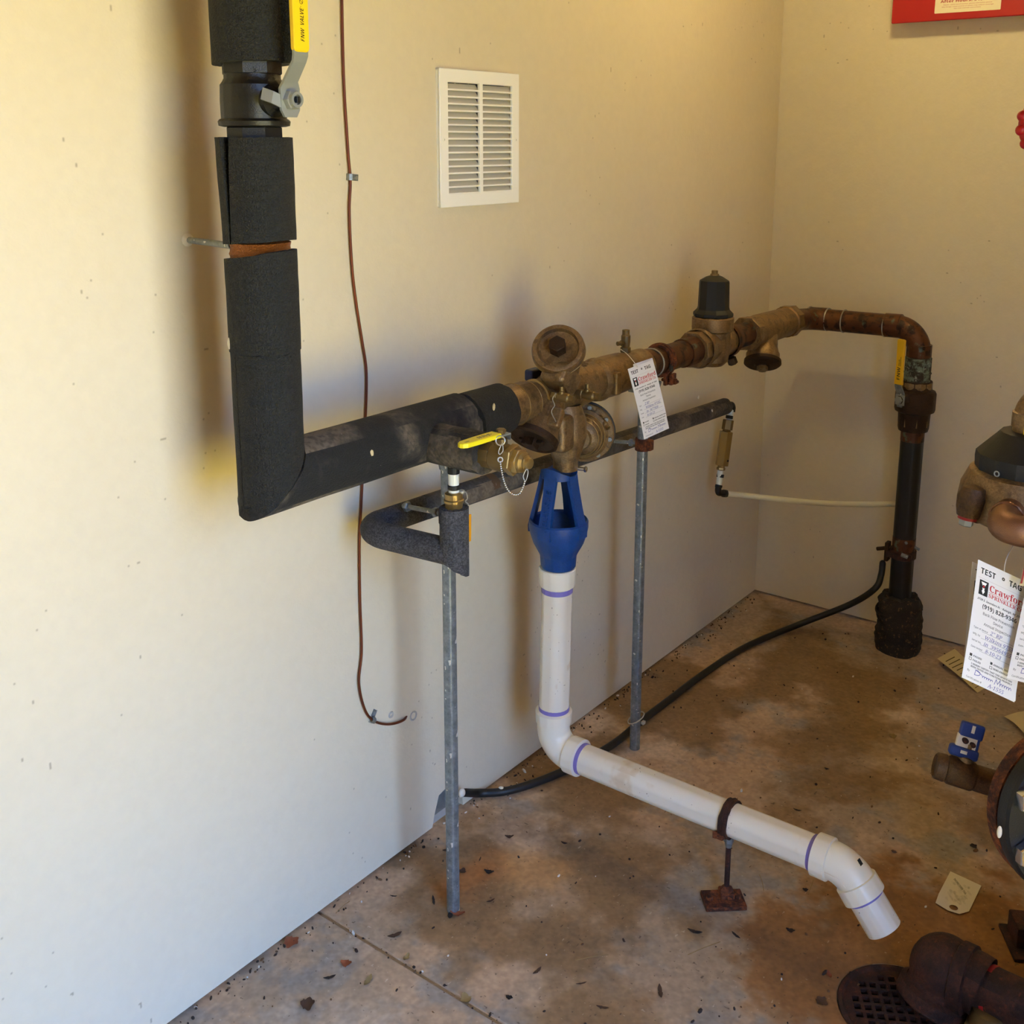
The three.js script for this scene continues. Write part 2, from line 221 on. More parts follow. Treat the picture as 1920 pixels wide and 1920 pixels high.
const MAT = {
  wall: M(0xffffff, 0.55, 0, { map: mapWall, bumpMap: bumpWall, bumpScale: 0.0006 }),
  ceiling: M(0xe8e2d2, 0.8), sand: M(0x9a7a54, 0.95, 0, { bumpMap: bumpCast, bumpScale: 0.004 }), plywood: M(0x8a6a45, 0.85), cavity: M(0x3a332c, 0.95), gypsum: M(0xb9b2a6, 0.9, 0, { bumpMap: bumpCast, bumpScale: 0.002 }),
  floor: M(0xffffff, 0.82, 0, { map: mapFloor, bumpMap: bumpFloor, bumpScale: 0.0016 }),
  outside: M(0xffffff, 0.9, 0, { map: mapOut }),
  foam: M(0xffffff, 0.8, 0, { map: mapFoam, bumpMap: bumpFoam, bumpScale: 0.002 }),
  foamDust: M(0xffffff, 0.9, 0, { map: mapFoamDust, bumpMap: bumpFoam, bumpScale: 0.0011 }),
  foamGrey: M(0xffffff, 0.95, 0, { map: mapFoamGrey, bumpMap: bumpFoam, bumpScale: 0.0016 }),
  foamRun: M(0xffffff, 0.9, 0, { map: mapFoamRun, bumpMap: bumpFoam, bumpScale: 0.0009 }),
  bronze: M(0xffffff, 0.42, 0.6, { map: mapBronze, bumpMap: bumpCast, bumpScale: 0.0008 }),
  bronzeMid: M(0xa89684, 0.5, 0.5, { map: mapBronze, bumpMap: bumpCast, bumpScale: 0.001 }),
  bronzeDark: M(0x6a5a48, 0.55, 0.45, { map: mapBronze, bumpMap: bumpCast, bumpScale: 0.0012 }),
  brass: M(0xa58a58, 0.36, 0.8, { bumpMap: bumpFine, bumpScale: 0.0002 }),
  brassDull: M(0x7c6640, 0.45, 0.7, { bumpMap: bumpFine, bumpScale: 0.0003 }),
  copper: M(0xffffff, 0.45, 0.6, { map: mapCopper, bumpMap: bumpFine, bumpScale: 0.0004 }),
  copperBright: M(0xa0602e, 0.36, 0.9, { bumpMap: bumpCast, bumpScale: 0.005 }),
  copperTube: M(0x6e3620, 0.4, 0.55),
  solder: M(0xa9a59a, 0.4, 0.6),
  verdigris: M(0xffffff, 0.8, 0.1, { map: mapVerdi, bumpMap: bumpCast, bumpScale: 0.0015 }),
  black: M(0xffffff, 0.42, 0.1, { map: mapBlack, bumpMap: bumpFine, bumpScale: 0.0003 }),
  blackRubber: M(0x151515, 0.6), blackPlastic: M(0x0f1011, 0.58, 0, { bumpMap: bumpFine, bumpScale: 0.0003 }),
  galv: M(0xffffff, 0.45, 0.6, { map: mapGalv, bumpMap: bumpFine, bumpScale: 0.0002 }),
  steel: M(0x9a9e9c, 0.5, 0.6), chrome: M(0xd8dadc, 0.2, 1),
  rust: M(0xffffff, 0.9, 0.1, { map: mapRust, bumpMap: bumpCast, bumpScale: 0.002 }),
  rustDark: M(0xffffff, 0.7, 0.2, { map: mapRustDark, bumpMap: bumpCast, bumpScale: 0.002 }),
  pvc: M(0xffffff, 0.38, 0, { map: mapPVC }), pvcPlain: M(0xece2cd, 0.34), primer: M(0x7d70b4, 0.5),
  cpvc: M(0xe6e6d8, 0.36), pex: M(0xe0d8b8, 0.4),
  blue: M(0xffffff, 0.42, 0, { map: mapBlue, bumpMap: bumpCast, bumpScale: 0.0006 }),
  yellow: M(0xf2c811, 0.42), orange: M(0xe89a12, 0.5), redPaint: M(0xb01016, 0.35), red: M(0x9c1418, 0.5),
  ventWhite: M(0xfcf9f0, 0.4), ventRecessShade: M(0xd2cab6, 0.85), tar: M(0xffffff, 0.75, 0, { map: mapTar, bumpMap: bumpCast, bumpScale: 0.004 }),  // vane grey paints in the shade of the recess between the slats
  paper: M(0xe4dccb, 0.85), paperOld: M(0xcdb98c, 0.9), string: M(0xd8d0bd, 0.8), wire: M(0xb9b6ad, 0.4, 0.7),
  cable: M(0x131516, 0.5), tie: M(0xb8ab93, 0.6), navy: M(0x14204a, 0.45), blueHandle: M(0x20397e, 0.45),
};

// ---------- the room ----------
const RM = { x: 1.85, z: 4.3, h: 2.4, t: 0.14 };
const VZ0 = 1.398, VZ1 = 1.664, VY0 = 1.419, VY1 = 1.698;    // vent grille outline on the long wall
{
  // long wall: gypsum board with the duct opening and the broken notch at its foot; the board stops a little above the slab
  const s = new THREE.Shape();
  const nA = onX(813, 1557).z, nB = onX(862, 1500).z;
  const foot = 0.007, pts = [[-0.14, foot]];
  pts.push([nB - 0.012, foot], [nB - 0.006, 0.05], [nB + 0.0, onX(872, 1480).y], [nA - 0.045, onX(848, 1478).y + 0.012], [nA - 0.02, onX(822, 1492).y], [nA - 0.006, onX(820, 1520).y], [nA - 0.002, 0.03], [nA + 0.004, foot]);
  pts.push([RM.z + RM.t, foot], [RM.z + RM.t, RM.h], [-0.14, RM.h]);
  s.setFromPoints(pts.map(([a, b]) => new THREE.Vector2(a, b)));
  s.holes.push(new THREE.Path(rect(VZ1 - VZ0 - 0.05, VY1 - VY0 - 0.05, 0, (VZ0 + VZ1) / 2, (VY0 + VY1) / 2).map(([a, b]) => new THREE.Vector2(a, b))));
  const g = new THREE.ExtrudeGeometry(s, { depth: 0.016, bevelEnabled: false }); g.applyMatrix4(new THREE.Matrix4().makeBasis(V(0, 0, 1), V(0, 1, 0), V(-1, 0, 0)));
  struct('wall_left', g, MAT.wall);
  struct('wall_left_backing', box(V(-0.116, RM.h / 2, RM.z / 2), 0.1, RM.h + 0.2, RM.z + 0.5, 0.001), MAT.gypsum);
  struct('wall_left_sole', box(V(-0.04, 0.004, RM.z / 2), 0.05, 0.03, RM.z + 0.2, 0.001), MAT.gypsum);
  const gb = box(V(RM.x / 2, RM.h / 2 + 0.003, -RM.t / 2), RM.x + 2 * RM.t, RM.h - 0.008, RM.t, 0.0005);
  struct('wall_back', gb, MAT.wall);
  struct('wall_front', box(V(RM.x / 2, RM.h / 2, RM.z + RM.t / 2), RM.x + 2 * RM.t, RM.h, RM.t, 0.0005), MAT.wall);
  // right-hand wall with the open doorway that lets the daylight in
  const D = { z0: 2.15, z1: 3.15, h: 2.1 }, sr = new THREE.Shape([[-0.14, 0], [D.z0, 0], [D.z0, D.h], [D.z1, D.h], [D.z1, 0], [RM.z + 0.14, 0], [RM.z + 0.14, RM.h], [-0.14, RM.h]].map(([a, b]) => new THREE.Vector2(a, b)));
  const gr = new THREE.ExtrudeGeometry(sr, { depth: RM.t, bevelEnabled: false }); gr.applyMatrix4(new THREE.Matrix4().makeBasis(V(0, 0, 1), V(0, 1, 0), V(-1, 0, 0)).setPosition(V(RM.x + RM.t, 0, 0)));
  struct('wall_right', gr, MAT.wall);
  const fr = struct('door_1', [box(V(RM.x + RM.t / 2, D.h / 2, D.z0 + 0.02), RM.t + 0.03, D.h, 0.04), box(V(RM.x + RM.t / 2, D.h / 2, D.z1 - 0.02), RM.t + 0.03, D.h, 0.04), box(V(RM.x + RM.t / 2, D.h - 0.02, (D.z0 + D.z1) / 2), RM.t + 0.03, 0.04, D.z1 - D.z0)], MAT.ceiling);
  struct('ceiling', box(V(RM.x / 2, RM.h + 0.06, RM.z / 2), RM.x + 0.5, 0.12, RM.z + 0.5, 0.001), MAT.plywood);
  // slab in two pours with an open joint between them, and the well of the floor drain
  const gz = 2.0565, jt = 0.0035, dc = V(1.03, 0, 1.585), dR = 0.112;
  const slab = (z0, z1, hole) => { const sh = new THREE.Shape([[-0.14, -z1], [RM.x + RM.t, -z1], [RM.x + RM.t, -z0], [-0.14, -z0]].map(([a, b]) => new THREE.Vector2(a, b)));
    if (hole) sh.holes.push(new THREE.Path(circ(dR, 40, dc.x, -dc.z).map(([a, b]) => new THREE.Vector2(a, b))));
    const q = new THREE.ExtrudeGeometry(sh, { depth: 0.1, bevelEnabled: true, bevelThickness: 0.003, bevelSize: 0.003, bevelOffset: -0.003, bevelSegments: 2 }); q.rotateX(-PI / 2); q.translate(0, -0.103, 0); return q; };
  struct('floor', [slab(-0.14, gz - jt, true), slab(gz + jt, RM.z + 0.14, false)], MAT.floor);
  struct('floor_sub_base', [box(V(RM.x / 2, -0.16, RM.z / 2), RM.x + 0.6, 0.1, RM.z + 0.6), ], MAT.cavity);
  struct('floor_joint_fill', box(V(RM.x / 2, -0.0525, gz), RM.x, 0.1, 0.0075, 0.0015), MAT.sand);
  struct('ground', box(V(9.3, -0.08, 2), 14, 0.1, 24), MAT.outside);
  // ceiling lamp: a round glass dome with a warm bulb
  const lc = V(0.62, RM.h, 0.75), lt = thing('ceiling_lamp', 'round warm ceiling lamp above the pipes', 'lamp', lc);
  part(lt, 'base', lathe(lc, V(0, -1, 0), [[0, 0.09], [0.02, 0.09], [0.022, 0.02]], 32), MAT.ventWhite);
  part(lt, 'dome', lathe(lc.clone().add(V(0, -0.02, 0)), V(0, -1, 0), [[0, 0.08], [0.03, 0.078], [0.05, 0.06], [0.06, 0.03], [0.062, 0]], 32), M(0xfff0d0, 0.5, 0, { emissive: new THREE.Color().setRGB(1, 0.72, 0.4), emissiveIntensity: 0.5 * LAMP_I }));
  const pl = new THREE.PointLight(new THREE.Color().setRGB(...LAMP_RGB), LAMP_I); pl.name = 'ceiling_lamp_light'; pl.position.set(lc.x, lc.y - 0.1, lc.z); pl.castShadow = true; pl.shadow.radius = 2.5; scene.add(pl);
  // unseen fire riser, added to block doorway light from tags and back wall
  const fr2 = thing('added_fire_riser', 'unseen thick red fire riser added by the doorway to block its light', 'pipe', V(1.6, 0, 2.2));
  part(fr2, 'pipe', rod(V(1.6, 0, 2.2), V(1.6, RM.h, 2.2), 0.084, 0.084, 40), MAT.redPaint);
  for (const y of [0.05, 1.0, 1.55]) part(fr2, 'coupling', lathe(V(1.6, y, 2.2), UPV, [[0, 0.085], [0.002, 0.115], [0.07, 0.115], [0.072, 0.085]], 40), MAT.redPaint);
}

// ---------- the main water line along the long wall ----------
const LX = 0.2, ML = (z, x = LX) => V(x, 1.025 + 0.003 * z, z), MD = V(0, 0.003, 1).normalize(), MDN = MD.clone().negate();
const mz = (px, x = LX, y = 1.029) => { let lo = 0, hi = 3; for (let i = 0; i < 50; i++) { const m = (lo + hi) / 2; if (pxOf(V(x, y, m)) > px) lo = m; else hi = m; } return lo; };
const RZ = 2.295, rY = (py, px = 490) => onX(px, py, LX).y, RC = (y) => V(LX, y, RZ), FO = 0.0545, FI = 0.036, CO = 0.0335;
const font = await new FontLoader().loadAsync('fonts/droid/droid_sans_bold.typeface.json');
function words(txt, size, depth, o, U, W) { const g = new TextGeometry(txt, { font, size, depth, curveSegments: 3, bevelEnabled: false }); g.computeBoundingBox(); const b = g.boundingBox; g.translate(-(b.min.x + b.max.x) / 2, -(b.min.y + b.max.y) / 2, 0);
  const u = U.clone().normalize(), n = V().crossVectors(u, W).normalize(), w = V().crossVectors(n, u); g.applyMatrix4(new THREE.Matrix4().makeBasis(u, w, n).setPosition(o)); return g; }

{ // insulated riser and its elbow
  const yb = ML(RZ).y, t = thing('insulated_riser_pipe', 'vertical copper riser wrapped in black foam sleeves, beside the long wall', 'pipe', V(LX, yb - FO, RZ));
  const yv0 = rY(258), yv1 = rY(121);
  part(t, 'copper_pipe', [rod(RC(yb), RC(yv0 - 0.005), CO), rod(RC(yv1), RC(2.4), CO)], MAT.copper);
  part(t, 'copper_coupling', [lathe(RC(rY(486)), UPV, [[0, CO], [0.002, 0.0445], [0.008, 0.046], [0.02, 0.0445], [0.026, 0.046], [0.03, CO]], 40), torus(RC(rY(474)), UPV, 0.0425, 0.0042, 40)], MAT.copperBright, { label: 'bright copper joint showing between two sleeves' });
  const slit = V(0.32, 0, 0.95).normalize();
  part(t, 'foam_sleeve', shell(RC(rY(120, 470)), RC(2.4), FO + 0.002, FI, { ref: V(0.93, 0, -0.37), gap: (k) => 0.03 - 0.03 * k, n: 40, flare: (k, f) => 0.012 * Math.exp(-k * 14) * Math.exp(-Math.min(f, 2 * PI - f) * 1.6), e0: (d) => 0.002 * d.x }), MAT.foam);
  part(t, 'foam_sleeve', shell(RC(rY(453)), RC(yv0), FO, FI, { ref: V(-0.02, 0, 1), gap: (k) => 0.0035 + 0.012 * Math.pow(k, 1.5), flare: (k, f) => (f > PI ? 0.004 * k : 0), e0: (d) => 0.004 * d.x }), MAT.foam);
  part(t, 'foam_sleeve', shell(RC(rY(656)), RC(rY(476)), FO, FI, { ref: V(-0.9, 0, -0.4), gap: () => 0.002, e1: (d) => 0.009 * (d.x * 0.8 - d.z * 0.3), e0: (d) => -0.001 }), MAT.foam);
  part(t, 'foam_sleeve', shell(RC(yb), RC(rY(658)), FO - 0.0015, FI, { ref: V(-0.12, 0, 1), gap: () => 0.0016, e0: (d) => (FO) * Math.max(-1, Math.min(1, -d.z)), rag: 0.0016 }), MAT.foam);
  part(t, 'paint_splash', ball(RC(rY(640)).add(V(-0.024, 0, 0.049)), 0.006, 0.5, 1.5, 0.4), MAT.pvcPlain, { label: 'white paint blob' });
  // rod that ties the riser to the wall
  const w = onX(352, 450, 0.001), p = onX(438, 459, 0.16);
  const h = thing('pipe_hanger_rod', 'thin whitish rod running from the wall to the riser below the ball valve', 'bracket', w);
  part(h, 'rod', rod(w, V(0.17, p.y, RZ + 0.03), 0.0052, 0.0052, 12), MAT.galv);
  part(h, 'wall_plug', [lathe(w, V(1, 0, 0.1), [[0, 0.011], [0.004, 0.009], [0.008, 0.006]], 12), ball(w, 0.009, 0.4, 1, 1.2, 10, 8)], MAT.pvcPlain, { label: 'ragged white filler where the rod leaves the wall' });

  // ball valve in the riser
  const vy = (py) => rY(py, 478), v = thing('riser_ball_valve', 'black ball valve in the riser with a yellow lever pointing up', 'valve', RC(vy(262)));
  const B = RC(vy(262));
  const H = (py) => vy(py) - vy(262);
  part(v, 'body', lathe(B, UPV, [[H(238), 0], [H(238), 0.045], [H(236), 0.0515], [H(228), 0.0525], [H(224), 0.05], [H(223), 0.0475], [H(190), 0.048], [H(160), 0.047], [H(154), 0.0435], [H(148), 0.041], [H(140), 0.041], [H(140), 0]], 48), MAT.black);
  part(v, 'lower_hex_end', hexN(B.clone(), UPV, H(238), 0.0425, V(1, 0, 0.35), 8), MAT.black);
  part(v, 'upper_hex_end', hexN(add(B, UPV, H(141)), UPV, H(116) - H(141), 0.0445, V(1, 0, 0.2), 8), MAT.black);
  part(v, 'cast_mark', words('2½', 0.009, 0.001, RC(vy(134)).add(V(0.029, 0, 0.0275)), V(0.69, 0, -0.72), UPV), MAT.black);
  const sy = onX(543, 187, LX + 0.085).y;
  part(v, 'stem_boss', [lathe(V(LX + 0.03, sy, RZ), XV, [[0, 0.026], [0.02, 0.024], [0.028, 0.017], [0.045, 0.015], [0.045, 0]], 24)], MAT.black);
  part(v, 'packing_nut', [hexN(V(LX + 0.078, sy, RZ), XV, 0.013, 0.0145), lathe(V(LX + 0.09, sy, RZ), XV, [[0, 0.012], [0.006, 0.011], [0.006, 0.007], [-0.004, 0.007], [-0.004, 0]], 20)], MAT.steel);
  part(v, 'stem', box(V(LX + 0.092, sy, RZ), 0.012, 0.009, 0.006, 0.001), MAT.black);
  const lx = LX + 0.079, P = [V(lx, sy - 0.024, RZ), V(lx, sy - 0.014, RZ), V(lx, sy + 0.016, RZ), V(lx + 0.003, sy + 0.026, RZ), V(lx + 0.023, sy + 0.052, RZ), V(lx + 0.026, sy + 0.06, RZ), V(lx + 0.0265, sy + 0.075, RZ)];
  const lev = part(v, 'lever', [strip(P, ZV, [0.022, 0.034, 0.036, 0.026, 0.024, 0.026, 0.026], 0.0042), strip([V(lx, sy - 0.004, RZ + 0.012), V(lx - 0.002, sy + 0.003, RZ + 0.03), V(lx - 0.014, sy + 0.008, RZ + 0.038)], V(0, 1, -0.3), 0.017, 0.0035)], MAT.steel, { label: 'dull steel lever' });
  const gy0 = onX(566, 98, lx + 0.026).y, gt = canvasTex(256, 1024, (c, W, Hh) => { c.fillStyle = '#f0c814'; c.fillRect(0, 0, W, Hh); c.fillStyle = '#20200a'; c.save(); c.translate(W * 0.66, Hh * 0.93); c.rotate(-PI / 2); c.scale(0.5, 1); c.font = 'italic bold 84px sans-serif'; c.fillText('FNW  VALVE', 0, 0); c.translate(0, -6); c.font = 'bold 62px sans-serif'; c.fillText('·', 500, -14); c.lineWidth = 8; c.strokeStyle = '#20200a'; c.beginPath(); c.ellipse(580, -26, 34, 26, 0, 0, 7); c.stroke(); c.beginPath(); c.moveTo(560, -10); c.lineTo(600, -42); c.stroke(); c.beginPath(); c.moveTo(640, 6); c.lineTo(640, -60); c.stroke(); c.beginPath(); c.ellipse(700, -26, 34, 28, 0, 0, 7); c.stroke(); c.restore(); });
  part(v, 'grip', plate(rect(0.0285, 0.19, 0.006, 0, 0.095), 0.006, V(lx + 0.0235, gy0, RZ), V(0, 0, -1), UPV, 0.0015), M(0xffffff, 0.4, 0, { map: gt }), { keepUV: true, label: 'yellow vinyl grip printed FNW VALVE' });
}
{ // insulated horizontal run with its tee
  const zt = 1.95, z1 = mz(868), t = thing('insulated_supply_pipe', 'level pipe in dusty black foam running along the wall to the bronze backflow device', 'pipe', V(LX, 0.95, (RZ + z1) / 2));
  part(t, 'copper_pipe', rod(ML(RZ - 0.03), ML(mz(938)), CO), MAT.copper);
  part(t, 'foam_sleeve', shell(ML(RZ), ML(z1), FO, FI, { ref: V(-0.45, 1, 0), gap: (k) => 0.004 + 0.008 * Math.exp(-Math.pow((k - 0.25) / 0.2, 2)), n: 44, m: 64, e0: (d) => FO * Math.max(-1, Math.min(1, d.y)), e1: (d) => -0.012 * d.y - 0.008 * d.x, rag: 0.005 }), MAT.foamDust);
  part(t, 'foam_sleeve', shell(ML(z1 - 0.012), ML(mz(938)), FO - 0.003, FI, { ref: V(-1, 0.2, 0), gap: () => 0.002, e0: (d) => -0.01 * d.y - 0.006 * d.x, rag: 0.003 }), MAT.foam);
  const br = (x) => V(x, 1.02, zt);
  part(t, 'branch_sleeve', shell(br(LX + 0.028), br(0.355), 0.0375, 0.02, { ref: V(0, 1, 0.5), gap: () => 0.0015, e0: (d) => 0.02 * d.y * d.y - 0.008, rag: 0.003 }), MAT.foamDust);
  parts(t, 'foam_chip', [ball(onX(697, 854, LX + 0.052), 0.006, 0.35, 1.7, 0.9, 7, 5), ball(onX(926, 763, LX + 0.05), 0.005, 0.4, 1.5, 0.8, 7, 5)], MAT.paperOld, { label: 'pale chips where the foam skin is torn' });
  part(t, 'tear', ball(onX(880, 796, LX + 0.05), 0.007, 0.4, 1.2, 0.7, 10, 8), MAT.copperTube, { label: 'copper showing through the torn sleeve' });
  // drain valve with plug and chain on the branch
  const d = thing('drain_ball_valve', 'small brass ball valve with a flat yellow lever and a bead chain', 'valve', br(0.37).add(V(0, -0.03, 0)));
  part(d, 'body', [hexN(br(0.35), XV, 0.026, 0.024, V(0, 1, 0.2), 8), lathe(br(0.374), XV, [[0, 0.021], [0.004, 0.0245], [0.026, 0.0255], [0.036, 0.021], [0.036, 0]], 28)], MAT.brassDull);
  part(d, 'end_nut', [hexN(br(0.409), XV, 0.014, 0.0275, V(0, 1, 0.3)), hexN(br(0.422), XV, 0.012, 0.0225, V(0, 1, -0.2))], MAT.brass);
  part(d, 'plug', [lathe(br(0.433), XV, [[0, 0.019], [0.006, 0.018], [0.01, 0.011], [0.02, 0.0095], [0.022, 0.006], [0.022, 0]], 20), torus(br(0.445), XV, 0.0105, 0.002)], MAT.brass);
  part(d, 'stem', [lathe(br(0.39).add(V(0, 0.02, 0)), UPV, [[0, 0.012], [0.014, 0.011], [0.016, 0.007], [0.03, 0.007], [0.031, 0]], 16), hexN(br(0.39).add(V(0, 0.044, 0)), UPV, 0.007, 0.009)], MAT.brassDull);
  const hy = 1.02 + 0.041, a = V(0.39, hy, zt), b = onY(862, 834, hy + 0.004), dir = b.clone().sub(a).setY(0).normalize(), wid = V().crossVectors(dir, UPV);
  const lv = part(d, 'lever', [strip([add(a, dir, -0.018).add(V(0, -0.012, 0)), add(a, dir, -0.014), add(a, dir, 0.016)], wid, [0.012, 0.02, 0.02], 0.0028), strip([a.clone().addScaledVector(wid, 0.012).add(V(0, -0.012, 0)), a.clone().addScaledVector(wid, 0.011), a.clone()], dir, 0.01, 0.0026)], MAT.steel, { label: 'plated steel lever bracket' });
  const gl = b.clone().sub(a).length() - 0.012, tx = canvasTex(512, 128, (c, W, Hh) => { c.fillStyle = '#f0dc1e'; c.fillRect(0, 0, W, Hh); c.fillStyle = '#242208'; c.save(); c.translate(W * 0.62, Hh * 0.36); c.rotate(PI); c.font = 'bold 74px sans-serif'; c.fillText('FNW', -90, 8); c.restore(); c.fillRect(56, 66, 66, 6); c.fillRect(60, 78, 50, 5); c.lineWidth = 5; c.strokeStyle = '#242208'; c.beginPath(); c.arc(420, 60, 16, 0, 7); c.stroke(); });
  part(d, 'grip', plate([[0, -0.011], [gl * 0.5, -0.012], [gl * 0.9, -0.0105], [gl * 0.98, -0.006], [gl, 0], [gl * 0.98, 0.006], [gl * 0.9, 0.0105], [gl * 0.5, 0.012], [0, 0.011]].map(([x, y]) => [-x, y]).reverse(), 0.006, add(a, dir, 0.012).add(V(0, -0.001, 0)), dir.clone().negate(), V().crossVectors(UPV, dir.clone().negate()), 0.0012), M(0xffffff, 0.42, 0, { map: tx }), { keepUV: true, label: 'yellow vinyl grip printed FNW' });
  const c0 = add(a, dir, 0.006).add(V(0.012, -0.002, 0.012)), cB = at(938, 862, 1.83), chain = [];
  const path = new THREE.CatmullRomCurve3([[938, 866], [941, 885], [946, 905], [952, 918], [962, 927], [973, 926], [980, 915], [984, 903]].map(([x, y], i) => at(x, y, 1.825 - i * 0.002)));
  for (let i = 0; i <= 26; i++) chain.push(ball(path.getPointAt(i / 26), 0.0019, 1, 1, 1, 8, 6));
  const ch = part(d, 'bead_chain', [...chain, new THREE.TubeGeometry(path, 50, 0.0006, 5)], MAT.chrome);
  part(d, 'chain_hook', [torus(at(938, 826, 1.83), V(0.3, 0.2, 0.8), 0.008, 0.001, 20, 6), tube([at(941, 832, 1.83), at(935, 846, 1.83), at(937, 852, 1.83), at(943, 845, 1.83), at(942, 832, 1.83)], 0.0009, 24, 6, true), torus(at(938, 862, 1.826), V(0.6, 0.2, 0.7), 0.004, 0.0011, 14, 6), tube([at(985, 902, 1.812), at(981, 893, 1.812), at(987, 880, 1.812), at(990, 884, 1.812), at(988, 896, 1.812)], 0.0009, 20, 6, true)], MAT.wire);
}
{ // reduced-pressure backflow preventer
  const zu0 = mz(928), zu1 = mz(1003), zb = mz(1062), ze = mz(1186), t = thing('backflow_preventer', 'large cast bronze backflow preventer with round covers and small test cocks', 'valve', V(LX, 0.86, zb));
  const L = (z, o = 0) => ML(z).add(V(0, o, 0));
  part(t, 'inlet_union', [lathe(ML(zu0), MDN, [[0, 0.034], [0, 0.041], [0.012, 0.0425], [0.016, 0.0435], [0.02, 0.042], [0.055, 0.0425], [0.06, 0.044], [0.066, 0.0425], [0.104, 0.0415], [0.108, 0.038], [zu0 - zu1, 0.037], [zu0 - zu1, 0]], 44), hexN(ML(zu0 + 0.004), MDN, 0.024, 0.0445, V(0.4, 1, 0), 8)], MAT.bronze);
  for (const [o, r] of [[0.0165, 0.0436], [0.06, 0.0441], [0.1045, 0.0415]]) part(t, 'worn_edge', torus(add(ML(zu0), MDN, o), MD, r, 0.0009, 44, 6), MAT.brass, { label: 'bright worn casting edge' });
  part(t, 'union_ring', lathe(ML(zu1 + 0.006), MDN, [[0, 0.037], [0.002, 0.0405], [0.008, 0.041], [0.01, 0.037]], 44), MAT.brass, { label: 'bright machined brass ring' });
  const d1 = V(0.36, 0.6, 0.71).normalize(), d2 = V(0.06, -0.74, 0.67).normalize(), d3 = V(0.42, 0.02, 0.9).normalize();
  const cap1 = onX(1046, 652, LX + 0.045), b1 = ML(mz(1082)), l1 = cap1.clone().sub(b1).dot(d1), base1 = add(cap1, d1, -l1);
  const f2 = onX(997, 826, LX + 0.02), base2 = add(f2, d2, -0.1);
  const rc = onX(1092, 816, LX + 0.0), body = [];
  body.push(lathe(ML(zu1), MDN, [[0, 0.036], [0.03, 0.038], [0.06, 0.046], [0.11, 0.05], [0.16, 0.046], [0.2, 0.043], [zu1 - ze + 0.04, 0.042], [zu1 - ze + 0.04, 0]], 40));
  body.push(lathe(add(cap1, d1, -0.13), d1, [[0, 0.03], [0.04, 0.038], [0.08, 0.044], [0.1, 0.05], [0.112, 0.052], [0.112, 0]], 36));
  body.push(lathe(base2, d2, [[-0.04, 0.03], [0.02, 0.04], [0.06, 0.044], [0.082, 0.05], [0.09, 0.0525], [0.09, 0]], 36));
  body.push(box(add(f2, d2, -0.05).add(V(0.045, 0.012, 0.01)), 0.03, 0.045, 0.02, 0.006, V(1, 0, -0.2), d2), box(mid(base2, cap1, 0.45).add(V(0.02, 0, 0)), 0.06, 0.07, 0.05, 0.012, XV, d1));
  part(t, 'body', body, MAT.bronze);
  const c1 = part(t, 'check_cover', lathe(add(cap1, d1, -0.02), d1, [[0, 0.05], [0.001, 0.0545], [0.004, 0.0555], [0.016, 0.055], [0.021, 0.053], [0.022, 0.05], [0.0215, 0.044], [0.013, 0.041], [0.0115, 0.036], [0.0115, 0]], 56), MAT.bronze);
  part(c1, 'cover_lug', hexN(add(cap1, d1, -0.009), d1, 0.03, 0.0185, V(0.9, 0.1, -0.5)), MAT.bronzeDark, { label: 'dark square lug' });
  part(c1, 'cover_lip', torus(add(cap1, d1, -0.018), d1, 0.0548, 0.0014, 56, 8), MAT.brass, { label: 'bright worn edge' });
  const c2 = part(t, 'check_cover', lathe(add(f2, d2, -0.014), d2, [[0, 0.05], [0.001, 0.0545], [0.012, 0.0545], [0.016, 0.05], [0.0125, 0.046], [0.0125, 0]], 56), MAT.bronzeDark);
  part(c2, 'cover_lug', [box(add(f2, d2, 0.004), 0.03, 0.022, 0.026, 0.002, XV, d2), box(add(f2, d2, 0.001), 0.06, 0.008, 0.012, 0.002, XV, d2)], MAT.bronzeDark);
  // relief valve below, with its round bolted cover
  part(t, 'relief_body', [lathe(add(rc, d3, -0.03), d3, [[0, 0.03], [0.01, 0.055], [0.024, 0.058], [0.03, 0.05], [0.045, 0.046], [0.055, 0.04], [0.062, 0.026], [0.07, 0.022], [0.07, 0]], 44), lathe(onX(1062, 800, LX + 0.02), V(0, -1, 0.02), [[-0.05, 0.03], [-0.02, 0.042], [0.02, 0.044], [0.05, 0.036], [0.07, 0.029], [0.074, 0.0275], [0.095, 0.0272], [0.095, 0]], 32), box(onX(1052, 812, LX + 0.035), 0.045, 0.08, 0.05, 0.014)], MAT.bronze);
  const rcv = part(t, 'relief_cover', [lathe(add(rc, d3, -0.036), d3, [[0, 0], [0, 0.066], [0.004, 0.068], [0.012, 0.068], [0.014, 0.066], [0.014, 0]], 56)], MAT.bronze);
  part(rcv, 'gasket', lathe(add(rc, d3, -0.043), d3, [[0, 0], [0, 0.066], [0.002, 0.0695], [0.007, 0.0695], [0.008, 0.066], [0.008, 0]], 56), MAT.blackRubber, { label: 'black gasket rim' });
  for (const [o, r] of [[-0.0, 0.0505], [0.0155, 0.046], [0.026, 0.0402]]) part(rcv, 'ridge', torus(add(rc, d3, o), d3, r, 0.0011, 44, 6), MAT.brass, { label: 'bright worn ridge' });
  const u3 = V().crossVectors(d3, UPV).normalize();
  for (let k = 0; k < 8; k++) { const a = k / 8 * 2 * PI + 0.2, q = add(rc, d3, -0.022).addScaledVector(u3, 0.06 * Math.cos(a)).add(V(0, 0.06 * Math.sin(a), 0)); part(rcv, 'cover_screw', [lathe(q, d3, [[0, 0.0055], [0.003, 0.005], [0.004, 0.0035], [0.004, 0]], 12)], MAT.steel); }
